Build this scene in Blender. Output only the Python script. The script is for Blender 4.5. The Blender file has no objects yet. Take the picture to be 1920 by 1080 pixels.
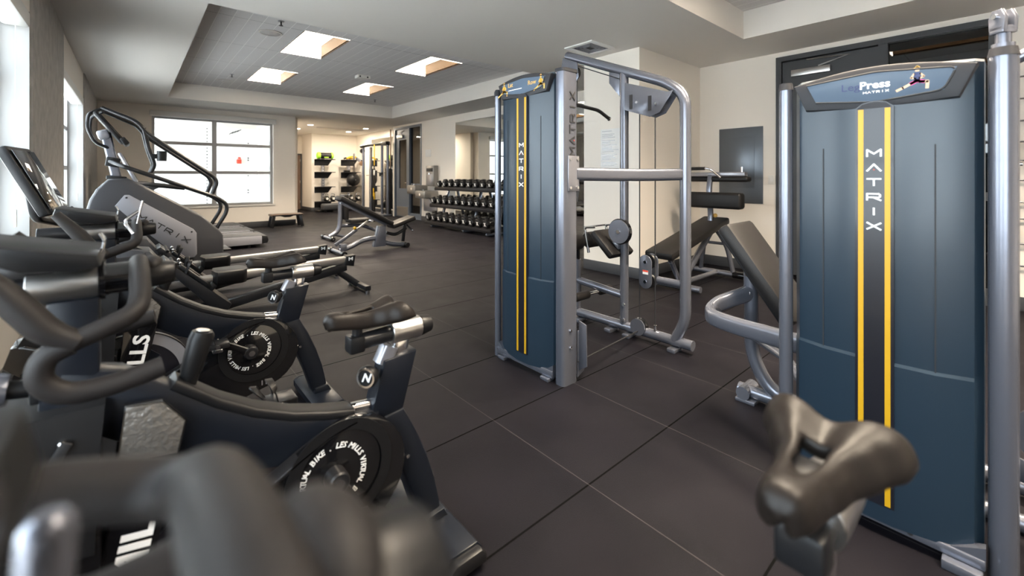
import bpy, bmesh, math, random
from mathutils import Vector, Matrix
random.seed(7)
SC = bpy.context.scene
COL = SC.collection
PI = math.pi
# ------------------------------------------------------------------ camera
cam_d = bpy.data.cameras.new('camera'); cam = bpy.data.objects.new('camera', cam_d); COL.objects.link(cam)
cam.location = (0, 0, 1.23); cam.rotation_euler = (PI/2, 0, -math.radians(41.06))
cam_d.sensor_width = 36; cam_d.lens = 815/1920*36; cam_d.shift_y = -208.5/1920
cam_d.clip_start = 0.02; cam_d.clip_end = 200
cam_d.dof.use_dof = True; cam_d.dof.focus_distance = 3.0; cam_d.dof.aperture_fstop = 2.2
SC.camera = cam
# ------------------------------------------------------------------ daylight
wd = bpy.data.worlds.new('sky'); SC.world = wd; wd.use_nodes = True
bgn = wd.node_tree.nodes['Background']; bgn.inputs[0].default_value = (0.80, 0.90, 1.0, 1); bgn.inputs[1].default_value = 4.4
def area(name, loc, rot, sx, sy, power, color, portal=False):
    d = bpy.data.lights.new(name, 'AREA'); d.shape = 'RECTANGLE'; d.size = sx; d.size_y = sy; d.energy = power; d.color = color
    o = bpy.data.objects.new(name, d); COL.objects.link(o); o.location = loc; o.rotation_euler = rot
    if portal: d.cycles.is_portal = True
    return o
for nm, y0, y1 in (('a', -1.6, 1.45), ('b', 1.75, 4.66), ('c', 6.62, 9.1)):
    area('daylight_portal', (-0.93, (y0+y1)/2, 1.6), (0, -PI/2, 0), 1.75, y1-y0, 1, (1, 1, 1), True)
area('daylight_portal', (1.48, 12.55, 1.58), (-PI/2, 0, 0), 2.4, 2.05, 1, (1, 1, 1), True)
sd = bpy.data.lights.new('sun', 'SUN'); sd.energy = 6; sd.angle = .01; sd.color = (1, .95, .86)
sun = bpy.data.objects.new('sun', sd); COL.objects.link(sun); sun.rotation_euler = V0 = Vector((-.40, .30, -.87)).to_track_quat('-Z', 'Y').to_euler()
# ------------------------------------------------------------------ exposure
SC.view_settings.view_transform = 'Standard'; SC.view_settings.look = 'None'
SC.view_settings.gamma = 1; SC.view_settings.use_curve_mapping = False
SC.view_settings.exposure = 1.36
SC.cycles.max_bounces = 8; SC.cycles.diffuse_bounces = 5; SC.cycles.glossy_bounces = 4; SC.cycles.transparent_max_bounces = 12
SC.cycles.sample_clamp_indirect = 6; SC.cycles.use_denoising = True
SC.cycles.caustics_reflective = False; SC.cycles.caustics_refractive = False

# ------------------------------------------------------------------ materials
MATS = {}
def mat(name, col, rough=.5, metal=0., spec=.5, coat=0., emit=None, es=0., noise=None, bump=None, coatr=.05):
    m = bpy.data.materials.new(name); m.use_nodes = True; nt = m.node_tree; b = nt.nodes['Principled BSDF']
    b.inputs['Base Color'].default_value = (*col, 1); b.inputs['Roughness'].default_value = rough
    b.inputs['Metallic'].default_value = metal; b.inputs['Specular IOR Level'].default_value = spec
    b.inputs['Coat Weight'].default_value = coat; b.inputs['Coat Roughness'].default_value = coatr
    if emit: b.inputs['Emission Color'].default_value = (*emit, 1); b.inputs['Emission Strength'].default_value = es
    if noise:
        sc, amt = noise
        tc = nt.nodes.new('ShaderNodeTexCoord'); n = nt.nodes.new('ShaderNodeTexNoise'); n.inputs['Scale'].default_value = sc; n.inputs['Detail'].default_value = 6
        nt.links.new(tc.outputs['Object'], n.inputs['Vector'])
        mx = nt.nodes.new('ShaderNodeMix'); mx.data_type = 'RGBA'
        mx.inputs[6].default_value = (*[c*(1-amt) for c in col], 1); mx.inputs[7].default_value = (*[min(1, c*(1+amt)) for c in col], 1)
        nt.links.new(n.outputs['Fac'], mx.inputs[0]); nt.links.new(mx.outputs[2], b.inputs['Base Color'])
    if bump:
        sc, st = bump
        tc = nt.nodes.new('ShaderNodeTexCoord'); n = nt.nodes.new('ShaderNodeTexNoise'); n.inputs['Scale'].default_value = sc
        nt.links.new(tc.outputs['Object'], n.inputs['Vector'])
        bp = nt.nodes.new('ShaderNodeBump'); bp.inputs['Strength'].default_value = st; bp.inputs['Distance'].default_value = .01
        nt.links.new(n.outputs['Fac'], bp.inputs['Height']); nt.links.new(bp.outputs['Normal'], b.inputs['Normal'])
    MATS[name] = m
    return m
mat('wall_paint', (.88, .82, .745), .75, bump=(180, .05))
mat('ceiling_paint', (.77, .735, .69), .8)
mat('white_trim', (.80, .78, .74), .45)
mat('white_sheet', (.85, .84, .82), .6)
mat('concrete', (.44, .42, .395), .8, noise=(9, .35), bump=(40, .25))
mat('charcoal_frame', (.045, .047, .052), .45)
mat('door_steel', (.13, .155, .20), .4)
mat('cabinet_steel', (.15, .165, .185), .32, metal=.5)
mat('base_rubber', (.05, .052, .058), .5)
mat('silver_paint', (.19, .20, .24), .27, metal=.65, coat=.15)
mat('silver_dark', (.30, .30, .33), .3, metal=.6, coat=.3)
mat('chrome', (.75, .75, .77), .12, metal=1.)
mat('brushed_steel', (.52, .51, .50), .3, metal=1.)
mat('shroud', (.014, .028, .044), .33, spec=.42, coat=.25, coatr=.22)
mat('shroud_trim', (.026, .026, .030), .5, spec=.3)
mat('sign_face', (.085, .12, .17), .5, spec=.25)
mat('fountain_steel', (.30, .29, .28), .38, metal=.8)
mat('window_frame', (.42, .415, .41), .45)
mat('strip_black', (.009, .009, .014), .32, coat=.15)
mat('yellow_paint', (.62, .34, .008), .4)
mat('yellow_strap', (.62, .38, .01), .6)
mat('white_print', (.85, .85, .85), .5)
mat('orange_print', (.85, .50, .12), .5)
mat('navy_print', (.025, .035, .12), .5)
mat('skin_print', (.75, .50, .33), .6)
mat('pink_print', (.80, .10, .35), .6)
mat('red_paint', (.65, .06, .03), .5)
mat('vinyl_black', (.011, .010, .010), .45, spec=.28, bump=(220, .08))
mat('grip_rubber', (.016, .014, .014), .55, spec=.25, bump=(500, .05))
mat('saddle_skin', (.0115, .0085, .007), .42, spec=.26, bump=(260, .06))
mat('gloss_black', (.005, .005, .006), .10, coat=.8)
mat('bike_navy', (.006, .008, .013), .36, spec=.3, coat=.1, coatr=.2)
mat('black_plastic', (.009, .009, .010), .38, spec=.3)
mat('black_satin', (.016, .016, .018), .3, metal=.2)
mat('hammer_grey', (.17, .16, .15), .18, metal=.4, bump=(90, .45))
mat('climber_grey', (.036, .037, .043), .35, coat=.2)
mat('panel_silver', (.30, .305, .34), .4, metal=.3)
mat('belt', (.03, .03, .032), .6)
mat('wood_brown', (.16, .10, .07), .45, noise=(6, .3))
mat('green_paint', (.22, .55, .04), .5)
mat('lime_rubber', (.35, .75, .05), .5)
mat('lamp_warm', (1, 1, 1), .5, emit=(1, .86, .68), es=5)
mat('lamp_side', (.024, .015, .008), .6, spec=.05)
mat('lamp_down', (1, 1, 1), .5, emit=(1, .90, .75), es=70)
mat('white_brick', (.90, .90, .88), .8)
mat('bounce_ground', (.8, .8, .8), .9)  # ground outside, colour raised to bounce daylight up onto the ceiling
mat('mirror', (.86, .88, .86), .0, metal=1.)
mat('screen', (.02, .02, .022), .04, coat=1.)
mat('slot_dark', (.015, .015, .017), .6)
mat('copper_weight', (.45, .28, .18), .4, metal=.7)
def glass(name, tint=(1, 1, 1), refl=.08, dark=0.):
    m = bpy.data.materials.new(name); m.use_nodes = True; nt = m.node_tree; nt.nodes.clear()
    o = nt.nodes.new('ShaderNodeOutputMaterial'); t = nt.nodes.new('ShaderNodeBsdfTransparent'); t.inputs[0].default_value = (*tint, 1)
    g = nt.nodes.new('ShaderNodeBsdfGlossy'); g.inputs['Roughness'].default_value = .01
    lw = nt.nodes.new('ShaderNodeLayerWeight'); lw.inputs['Blend'].default_value = .5
    pw = nt.nodes.new('ShaderNodeMath'); pw.operation = 'POWER'; pw.inputs[1].default_value = 4.; nt.links.new(lw.outputs['Facing'], pw.inputs[0])
    ad = nt.nodes.new('ShaderNodeMath'); ad.operation = 'MULTIPLY_ADD'; ad.inputs[1].default_value = .85; ad.inputs[2].default_value = refl; nt.links.new(pw.outputs[0], ad.inputs[0])
    mx = nt.nodes.new('ShaderNodeMixShader')
    nt.links.new(ad.outputs[0], mx.inputs[0]); nt.links.new(t.outputs[0], mx.inputs[1]); nt.links.new(g.outputs[0], mx.inputs[2]); nt.links.new(mx.outputs[0], o.inputs[0])
    MATS[name] = m
glass('window_glass', (.97, .98, .97), .03); glass('dark_glass', (.30, .31, .33))

def floor_mat():
    m = bpy.data.materials.new('rubber_tiles'); m.use_nodes = True; nt = m.node_tree; N = nt.nodes; L = nt.links; b = N['Principled BSDF']
    tc = N.new('ShaderNodeTexCoord'); sp = N.new('ShaderNodeSeparateXYZ'); L.new(tc.outputs['Object'], sp.inputs[0])
    def mth(op, a, bb=None):
        n = N.new('ShaderNodeMath'); n.operation = op
        for i, v in enumerate((a, bb)):
            if v is None: continue
            if isinstance(v, (int, float)): n.inputs[i].default_value = v
            else: L.new(v, n.inputs[i])
        return n.outputs[0]
    T = .6095
    u = mth('DIVIDE', mth('SUBTRACT', sp.outputs[0], 1.372), T); v = mth('DIVIDE', mth('SUBTRACT', sp.outputs[1], 1.108), T)
    def seam(x, w):
        f = mth('FRACT', x); d = mth('MINIMUM', f, mth('SUBTRACT', 1., f)); return mth('LESS_THAN', d, w)
    su = seam(u, .0030); sv = seam(v, .0065)
    cell = N.new('ShaderNodeCombineXYZ'); L.new(mth('FLOOR', u), cell.inputs[0]); L.new(mth('FLOOR', v), cell.inputs[1])
    wn = N.new('ShaderNodeTexWhiteNoise'); wn.noise_dimensions = '3D'; L.new(cell.outputs[0], wn.inputs['Vector'])
    n1 = N.new('ShaderNodeTexNoise'); n1.inputs['Scale'].default_value = 260; n1.inputs['Detail'].default_value = 3; L.new(tc.outputs['Object'], n1.inputs['Vector'])
    n2 = N.new('ShaderNodeTexNoise'); n2.inputs['Scale'].default_value = 3.2; n2.inputs['Detail'].default_value = 5; L.new(tc.outputs['Object'], n2.inputs['Vector'])
    fac = mth('ADD', mth('MULTIPLY', n1.outputs['Fac'], .5), mth('ADD', mth('MULTIPLY', n2.outputs['Fac'], .55), mth('MULTIPLY', wn.outputs['Value'], .15)))
    cr = N.new('ShaderNodeValToRGB'); cr.color_ramp.elements[0].position = .30; cr.color_ramp.elements[1].position = .9
    cr.color_ramp.elements[0].color = (.0032, .0030, .0048, 1); cr.color_ramp.elements[1].color = (.0102, .0090, .0120, 1); L.new(fac, cr.inputs[0])
    m1 = N.new('ShaderNodeMix'); m1.data_type = 'RGBA'; L.new(sv, m1.inputs[0]); L.new(cr.outputs[0], m1.inputs[6]); m1.inputs[7].default_value = (.004, .004, .004, 1)
    m2 = N.new('ShaderNodeMix'); m2.data_type = 'RGBA'; L.new(su, m2.inputs[0]); L.new(m1.outputs[2], m2.inputs[6]); m2.inputs[7].default_value = (.038, .034, .036, 1)
    L.new(m2.outputs[2], b.inputs['Base Color'])
    r = mth('ADD', .40, mth('MULTIPLY', n2.outputs['Fac'], .25)); L.new(r, b.inputs['Roughness']); L.new(mth('MULTIPLY', mth('SUBTRACT', 1., sv), .115), b.inputs['Specular IOR Level'])
    bp = N.new('ShaderNodeBump'); bp.inputs['Strength'].default_value = .18; bp.inputs['Distance'].default_value = .004; L.new(mth('SUBTRACT', n1.outputs['Fac'], mth('MULTIPLY', sv, 2.)), bp.inputs['Height']); L.new(bp.outputs['Normal'], b.inputs['Normal'])
    MATS['rubber_tiles'] = m
floor_mat()
def tile_mat():
    m = bpy.data.materials.new('acoustic_tiles'); m.use_nodes = True; nt = m.node_tree; N = nt.nodes; L = nt.links; b = N['Principled BSDF']
    tc = N.new('ShaderNodeTexCoord'); sp = N.new('ShaderNodeSeparateXYZ'); L.new(tc.outputs['Object'], sp.inputs[0])
    def mth(op, a, bb=None):
        n = N.new('ShaderNodeMath'); n.operation = op
        for i, v in enumerate((a, bb)):
            if v is None: continue
            if isinstance(v, (int, float)): n.inputs[i].default_value = v
            else: L.new(v, n.inputs[i])
        return n.outputs[0]
    def seam(x, T, off, w):
        f = mth('FRACT', mth('DIVIDE', mth('SUBTRACT', x, off), T)); d = mth('MINIMUM', f, mth('SUBTRACT', 1., f)); return mth('LESS_THAN', d, w/T)
    s1 = seam(sp.outputs[0], .1524, 1.645, .0042); s2 = seam(sp.outputs[1], 1.2192, 5.95, .005)
    n1 = N.new('ShaderNodeTexNoise'); n1.inputs['Scale'].default_value = 90; L.new(tc.outputs['Object'], n1.inputs['Vector'])
    cr = N.new('ShaderNodeValToRGB'); cr.color_ramp.elements[0].color = (.62, .60, .595, 1); cr.color_ramp.elements[1].color = (.84, .82, .81, 1); L.new(n1.outputs['Fac'], cr.inputs[0])
    m1 = N.new('ShaderNodeMix'); m1.data_type = 'RGBA'; L.new(s2, m1.inputs[0]); L.new(cr.outputs[0], m1.inputs[6]); m1.inputs[7].default_value = (.34, .33, .32, 1)
    m2 = N.new('ShaderNodeMix'); m2.data_type = 'RGBA'; L.new(s1, m2.inputs[0]); L.new(m1.outputs[2], m2.inputs[6]); m2.inputs[7].default_value = (.95, .94, .92, 1)
    L.new(m2.outputs[2], b.inputs['Base Color']); b.inputs['Roughness'].default_value = .85
    MATS['acoustic_tiles'] = m
tile_mat()

# ------------------------------------------------------------------ mesh helpers
V = Vector
def fillet(pts, rad, n=5):
    """round the inner corners of a polyline"""
    pts = [V(p) for p in pts]; out = [pts[0]]
    for i in range(1, len(pts)-1):
        a, b, c = pts[i-1], pts[i], pts[i+1]; r = rad[i] if isinstance(rad, (list, tuple)) else rad
        d1 = (a-b); d2 = (c-b); l1, l2 = d1.length, d2.length
        t = min(r, l1*.49, l2*.49)
        if t < 1e-4: out.append(b); continue
        p0 = b+d1.normalized()*t; p2 = b+d2.normalized()*t
        for k in range(n+1):
            s = k/n; out.append(p0*(1-s)**2+b*2*s*(1-s)+p2*s*s)
    out.append(pts[-1]); return out
class M:
    def __init__(s): s.bm = bmesh.new()
    def _xf(s, verts, mtx):
        for v in verts: v.co = mtx @ v.co
    def box(s, x0, x1, y0, y1, z0, z1, bev=0., seg=2, mtx=None):
        bm = s.bm; r = bmesh.ops.create_cube(bm, size=1.); vs = r['verts']
        for v in vs: v.co = V(((x0+x1)/2+v.co.x*(x1-x0), (y0+y1)/2+v.co.y*(y1-y0), (z0+z1)/2+v.co.z*(z1-z0)))
        if bev:
            es = list({e for v in vs for e in v.link_edges}); q = bmesh.ops.bevel(bm, geom=es, offset=min(bev, .49*min(abs(x1-x0), abs(y1-y0), abs(z1-z0))), segments=seg, affect='EDGES', profile=.5)
            vs = list({v for f in q['faces'] for v in f.verts} | {v for v in vs if v.is_valid})
        if mtx: s._xf(vs, mtx)
        return s
    def obox(s, c, size, rot=(0, 0, 0), bev=0., seg=2):
        """box by centre, size and euler rotation"""
        from mathutils import Euler
        m = Matrix.Translation(c) @ Euler(rot).to_matrix().to_4x4()
        return s.box(-size[0]/2, size[0]/2, -size[1]/2, size[1]/2, -size[2]/2, size[2]/2, bev, seg, m)
    def beam(s, p0, p1, w, h, bev=0.004, up=(0, 0, 1)):
        """rectangular bar from p0 to p1: w across, h along up"""
        p0, p1 = V(p0), V(p1); d = (p1-p0); z = V(up); x = d.normalized(); y = z.cross(x)
        if y.length < 1e-4: y = V((0, 1, 0)).cross(x)
        y.normalize(); z = x.cross(y)
        m = Matrix((x, y, z)).transposed().to_4x4(); m.translation = (p0+p1)/2
        L = d.length
        return s.box(-L/2, L/2, -w/2, w/2, -h/2, h/2, bev, 2, m)
    def cyl(s, p0, p1, r0, r1=None, n=20, bev=0.):
        r1 = r0 if r1 is None else r1; p0, p1 = V(p0), V(p1); d = p1-p0; L = d.length
        prof = [(0, 0), (r0, 0), (r1, L), (0, L)]
        if bev: prof = [(0, 0), (r0-bev, 0), (r0, bev), (r1, L-bev), (r1-bev, L), (0, L)]
        return s.lathe(prof, p0, d, n)
    def lathe(s, prof, origin, axis, n=24):
        a = V(axis).normalized(); u = a.orthogonal().normalized(); w = a.cross(u); o = V(origin); bm = s.bm
        rings = []
        for r, h in prof:
            if r < 1e-6: rings.append([bm.verts.new(o+a*h)])
            else: rings.append([bm.verts.new(o+a*h+(u*math.cos(2*PI*k/n)+w*math.sin(2*PI*k/n))*r) for k in range(n)])
        for A, B in zip(rings, rings[1:]):
            for k in range(n):
                k2 = (k+1) % n
                if len(A) == 1 and len(B) == 1: break
                if len(A) == 1: bm.faces.new((A[0], B[k2], B[k]))
                elif len(B) == 1: bm.faces.new((A[k], A[k2], B[0]))
                else: bm.faces.new((A[k], A[k2], B[k2], B[k]))
        return s
    def sphere(s, c, r, sc=(1, 1, 1), n=20):
        q = bmesh.ops.create_uvsphere(s.bm, u_segments=n, v_segments=n//2, radius=r)
        for v in q['verts']: v.co = V((c[0]+v.co.x*sc[0], c[1]+v.co.y*sc[1], c[2]+v.co.z*sc[2]))
        return s
    def sweep(s, pts, prof, closed=False, up=None, scales=None):
        """sweep a 2D profile [(a,b)] along pts"""
        pts = [V(p) for p in pts]; bm = s.bm; n = len(pts)
        tang = []
        for i in range(n):
            if closed: t = pts[(i+1) % n]-pts[i-1]
            else: t = pts[min(i+1, n-1)]-pts[max(i-1, 0)]
            tang.append(t.normalized())
        u = V(up) if up else (V((0, 0, 1)) if abs(tang[0].z) < .9 else V((0, 1, 0)))
        u = (u-tang[0]*u.dot(tang[0])).normalized(); rings = []
        for i in range(n):
            t = tang[i]
            if up: q = V(up)-t*V(up).dot(t); u = q.normalized() if q.length > .05 else (u-t*u.dot(t)).normalized()
            else: u = (u-t*u.dot(t)).normalized()
            w = t.cross(u); k = scales[i] if scales else 1.
            kk = k if isinstance(k, (tuple, list)) else (k, k)
            rings.append([bm.verts.new(pts[i]+w*a*kk[0]+u*b*kk[1]) for a, b in prof])
        m = len(prof)
        rng = range(n if closed else n-1)
        for i in rng:
            A, B = rings[i], rings[(i+1) % n]
            for k in range(m): bm.faces.new((A[k], A[(k+1) % m], B[(k+1) % m], B[k]))
        if not closed:
            bm.faces.new(list(reversed(rings[0]))); bm.faces.new(rings[-1])
        return s
    def tube(s, pts, r, rad=0., n=12, closed=False, scales=None, caps=False):
        if rad: pts = fillet(pts, rad)
        if caps and not closed:   # rounded ends
            pts = [V(p) for p in pts]; a = (pts[0]-pts[1]).normalized(); b = (pts[-1]-pts[-2]).normalized()
            k0 = [(.35, .95), (.8, .6)]
            head = [pts[0]+a*r*t for t, _ in reversed(k0)]; tail = [pts[-1]+b*r*t for t, _ in k0]
            sc = scales or [1.]*len(pts)
            scales = [q for _, q in reversed(k0)]+list(sc)+[q for _, q in k0]; pts = head+pts+tail
        return s.sweep(pts, [(r*math.cos(2*PI*k/n), r*math.sin(2*PI*k/n)) for k in range(n)], closed, None, scales)
    def rbar(s, pts, w, h, rad=0., bev=.01, up=(0, 0, 1), closed=False):
        """rounded-rectangle tube"""
        if rad: pts = fillet(pts, rad)
        b = min(bev, w*.49, h*.49); pr = []
        for cx, cy, a0 in ((w/2-b, h/2-b, 0), (-w/2+b, h/2-b, 90), (-w/2+b, -h/2+b, 180), (w/2-b, -h/2+b, 270)):
            for k in range(4): a = math.radians(a0+30*k); pr.append((cx+b*math.cos(a), cy+b*math.sin(a)))
        return s.sweep(pts, pr, closed, up)
    def prism(s, poly, plane, a0, a1, bev=0., seg=2):
        """extrude a 2D polygon: plane xz -> along y, yz -> along x, xy -> along z"""
        bm = s.bm
        def P(p, a): return V((p[0], a, p[1])) if plane == 'xz' else (V((a, p[0], p[1])) if plane == 'yz' else V((p[0], p[1], a)))
        A = [bm.verts.new(P(p, a0)) for p in poly]; B = [bm.verts.new(P(p, a1)) for p in poly]; n = len(poly)
        fs = [bm.faces.new(A), bm.faces.new(list(reversed(B)))]
        for k in range(n): fs.append(bm.faces.new((A[k], B[k], B[(k+1) % n], A[(k+1) % n])))
        bmesh.ops.recalc_face_normals(bm, faces=fs)
        if bev:
            es = [e for e in {e for f in fs[:2] for e in f.edges}]
            bmesh.ops.bevel(bm, geom=es, offset=bev, segments=seg, affect='EDGES', profile=.5)
        return s
    def loft(s, rings, cap=True):
        bm = s.bm; R = [[bm.verts.new(V(p)) for p in r] for r in rings]; n = len(R[0])
        for A, B in zip(R, R[1:]):
            for k in range(n): bm.faces.new((A[k], A[(k+1) % n], B[(k+1) % n], B[k]))
        if cap: bm.faces.new(list(reversed(R[0]))); bm.faces.new(R[-1])
        return s
    def quad(s, pts): s.bm.faces.new([s.bm.verts.new(V(p)) for p in pts]); return s
    def rot(s, mtx): bmesh.ops.transform(s.bm, matrix=mtx, verts=s.bm.verts[:]); return s
    def build(s, name, mt, parent=None, origin=None, smooth=40, sub=0, solid=0):
        me = bpy.data.meshes.new(name)
        bmesh.ops.recalc_face_normals(s.bm, faces=s.bm.faces[:])
        if origin is None and parent is not None: origin = ORG.get(root_of(parent).name, V((0, 0, 0)))
        if origin is not None: bmesh.ops.translate(s.bm, vec=-V(origin), verts=s.bm.verts[:])
        s.bm.to_mesh(me); s.bm.free()
        me.materials.append(MATS[mt])
        me.polygons.foreach_set('use_smooth', [True]*len(me.polygons)); me.set_sharp_from_angle(angle=math.radians(smooth))
        o = bpy.data.objects.new(name, me); COL.objects.link(o)
        if origin is not None and parent is None: o.location = origin
        if parent is not None: o.parent = parent
        if solid:
            md = o.modifiers.new('solid', 'SOLIDIFY'); md.thickness = solid; md.offset = -1
        if sub:
            md = o.modifiers.new('sub', 'SUBSURF'); md.levels = sub; md.render_levels = sub
        return o
ORG = {}
def root_of(o):
    while o.parent: o = o.parent
    return o
def tag(o, label, cat, group=None):
    o['label'] = label; o['category'] = cat
    if group: o['group'] = group
    return o
def thing(name, label, cat, loc=(0, 0, 0), group=None):
    """an Empty at the thing's base; its parts are built in room coordinates"""
    o = bpy.data.objects.new(name, None); COL.objects.link(o); o.location = loc; o.empty_display_size = .1
    ORG[o.name] = V(loc); return tag(o, label, cat, group)
def struct(m, name, mt, smooth=30, parent=None):
    o = m.build(name, mt, parent, smooth=smooth)
    if parent is None: o['kind'] = 'structure'
    return o
def dup(root, loc, label=None, group=None, rotz=None):
    def cp(o, par):
        c = o.copy(); COL.objects.link(c)
        if par: c.parent = par
        for ch in o.children: cp(ch, c)
        return c
    r = cp(root, None); r.location = loc
    if rotz is not None: r.rotation_euler = (0, 0, rotz)
    ORG[r.name] = V(loc)
    if label: r['label'] = label
    if group: r['group'] = group
    return r
def frame(o, right, up):
    """matrix with local x = right, y = up at point o"""
    r = V(right).normalized(); u = V(up).normalized(); n = r.cross(u)
    m = Matrix((r, u, n)).transposed().to_4x4(); m.translation = V(o); return m
def text(name, body, size, mtx, mt, parent, ext=.0008, sx=1., align='CENTER', space=1., shear=0., bold=0.):
    c = bpy.data.curves.new(name, 'FONT'); c.body = body; c.size = size; c.extrude = ext; c.align_x = align; c.align_y = 'CENTER'; c.space_character = space; c.shear = shear; c.offset = bold; c.resolution_u = 3
    o = bpy.data.objects.new(name, c); COL.objects.link(o)
    dg = bpy.context.evaluated_depsgraph_get(); dg.update(); me = bpy.data.meshes.new_from_object(o.evaluated_get(dg))
    bpy.data.objects.remove(o); bpy.data.curves.remove(c)
    me.transform(mtx @ Matrix.Diagonal((sx, 1, 1, 1)))
    if parent is not None: me.transform(Matrix.Translation(-ORG.get(root_of(parent).name, V((0, 0, 0)))))
    me.materials.clear(); me.materials.append(MATS[mt]); me.name = name
    o = bpy.data.objects.new(name, me); COL.objects.link(o); o.parent = parent
    return o
STROKES = {'M': [[(0, 0), (0, 1), (.5, .38), (1, 1), (1, 0)]], 'A': [[(0, 0), (.5, 1), (1, 0)]], 'T': [[(0, 1), (1, 1)], [(.5, 1), (.5, 0)]],
           'R': [[(0, 0), (0, .95), (.85, .95), (.95, .8), (.95, .55), (.85, .42), (.12, .42)], [(.45, .42), (1, 0)]], 'I': [[(.5, 0), (.5, 1)]], 'X': [[(0, 0), (1, 1)], [(0, 1), (1, 0)]]}
def wide_letters(name, word, w, h, gap, mtx, mt, parent, th=.18, vertical=False, ext=.0015):
    """wide stroke capitals; vertical stacks them downward"""
    m = M(); n = len(word); d = []; nst = 0; objs = []
    tot = n*(h if vertical else w)+(n-1)*gap
    for i, ch in enumerate(word):
        ox, oy = (-w/2, tot/2-h-i*(h+gap)) if vertical else (-tot/2+i*(w+gap), -h/2)
        if ch == 'I' and not vertical: pass
        for st in STROKES[ch]:
            t = th*h/2
            for a, b in zip(st, st[1:]):
                A = V((ox+a[0]*w, oy+a[1]*h)); B = V((ox+b[0]*w, oy+b[1]*h)); D = (B-A).normalized(); P = V((-D.y, D.x))*t; E = D*t*.55
                q = [A-E-P, B+E-P, B+E+P, A-E+P]
                nst += 1; m.prism([(p.x, p.y) for p in q], 'xy', 0, ext*(1+.06*nst))
        if ch == 'A': d.append((ox+w*.5, oy+h*.2))
        if vertical: m.rot(mtx); objs.append(m.build('letter', mt, parent)); m = M()
    if vertical: o = parent
    else: m.rot(mtx); o = m.build(name, mt, parent)
    for x, y in d:
        r = M(); r.prism([(x-h*.1, y-h*.08), (x+h*.1, y-h*.08), (x, y+h*.12)], 'xy', 0, ext*2); r.rot(mtx); r.build('letter_accent', 'red_paint', o)
    return o
def plate(m, x0, x1, y0, y1, holes, put):
    """rectangle with rectangular holes cut into cells"""
    xs = sorted({x0, x1, *[h[0] for h in holes], *[h[1] for h in holes]}); ys = sorted({y0, y1, *[h[2] for h in holes], *[h[3] for h in holes]})
    xs = [x for x in xs if x0 <= x <= x1]; ys = [y for y in ys if y0 <= y <= y1]
    for a, b in zip(xs, xs[1:]):
        for c, d in zip(ys, ys[1:]):
            cx, cy = (a+b)/2, (c+d)/2
            if any(h[0] < cx < h[1] and h[2] < cy < h[3] for h in holes): continue
            put(m, a, b, c, d)
    return m
# ================================================================== the room
CZ = 2.79; TZ = 3.10; YB = -3.6; XR = 6.13; YF = 12.2; XL = -.57
T1 = (.51, 5.21, 4.74, 10.85); T2 = (.51, 5.21, -2.9, 1.99)
struct(M().box(-1.2, 6.9, YB-.2, 18.4, -.12, 0), 'floor', 'rubber_tiles')
m = plate(M(), -.75, 6.7, YB-.2, 18.4, [T1, T2], lambda m, a, b, c, d: m.box(a, b, c, d, CZ, CZ+.02))
for x0, x1, y0, y1 in (T1, T2):
    m.box(x0-.02, x0, y0, y1, CZ+.02, TZ+.02).box(x1, x1+.02, y0, y1, CZ+.02, TZ+.02).box(x0, x1, y0-.02, y0, CZ+.02, TZ+.02).box(x0, x1, y1, y1+.02, CZ+.02, TZ+.02)
struct(m, 'ceiling', 'ceiling_paint')
LIGHTS = [(1.66, 2.235, 5.95, 7.165), (1.66, 2.235, 8.45, 9.67), (3.49, 4.08, 5.95, 7.13), (3.49, 4.08, 8.45, 9.67)]
m = plate(M(), *T1, LIGHTS, lambda m, a, b, c, d: m.box(a, b, c, d, TZ, TZ+.02)); struct(m, 'ceiling', 'acoustic_tiles')
LIGHTS2 = [(1.66, 2.235, -1.9, -.7), (3.49, 4.08, -1.9, -.7), (1.66, 2.235, .0, 1.2), (3.49, 4.08, .0, 1.2)]
m = plate(M(), *T2, LIGHTS2, lambda m, a, b, c, d: m.box(a, b, c, d, TZ, TZ+.02)); struct(m, 'ceiling', 'acoustic_tiles')
where = ['wide recessed ceiling light nearest the windows, front one of the left pair', 'wide recessed ceiling light deep in the left pair, by the far window',
         'wide recessed ceiling light in the right pair, nearest the tall weight tower', 'small looking recessed ceiling light farthest away in the right pair']
for i, (x0, x1, y0, y1) in enumerate(LIGHTS+LIGHTS2):
    t = thing('ceiling_light', where[i] if i < 4 else 'recessed ceiling light in the nearer ceiling recess, %s' % ['behind, near the windows', 'behind, near the doors', 'over the bikes', 'over the leg press'][i-4], 'light', ((x0+x1)/2, (y0+y1)/2, TZ), 'recessed ceiling lights')
    d = .20
    M().box(x0-.012, x0, y0-.012, y1+.012, TZ-.004, TZ+d).box(x1, x1+.012, y0-.012, y1+.012, TZ-.004, TZ+d).build('light_housing', 'lamp_side', t)
    M().box(x0, x1, y0-.012, y0, TZ-.004, TZ+d).box(x0, x1, y1, y1+.012, TZ-.004, TZ+d).box(x0, x1, y0, y1, TZ+d, TZ+d+.01).build('diffuser', 'lamp_warm', t)
    L = area('lamp', ((x0+x1)/2, (y0+y1)/2, TZ+d-.006), (0, 0, 0), x1-x0-.02, y1-y0-.02, 48, (1, .84, .64)); L.data.spread = math.radians(115); L.parent = t; L.location = (0, 0, d-.006)
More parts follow.
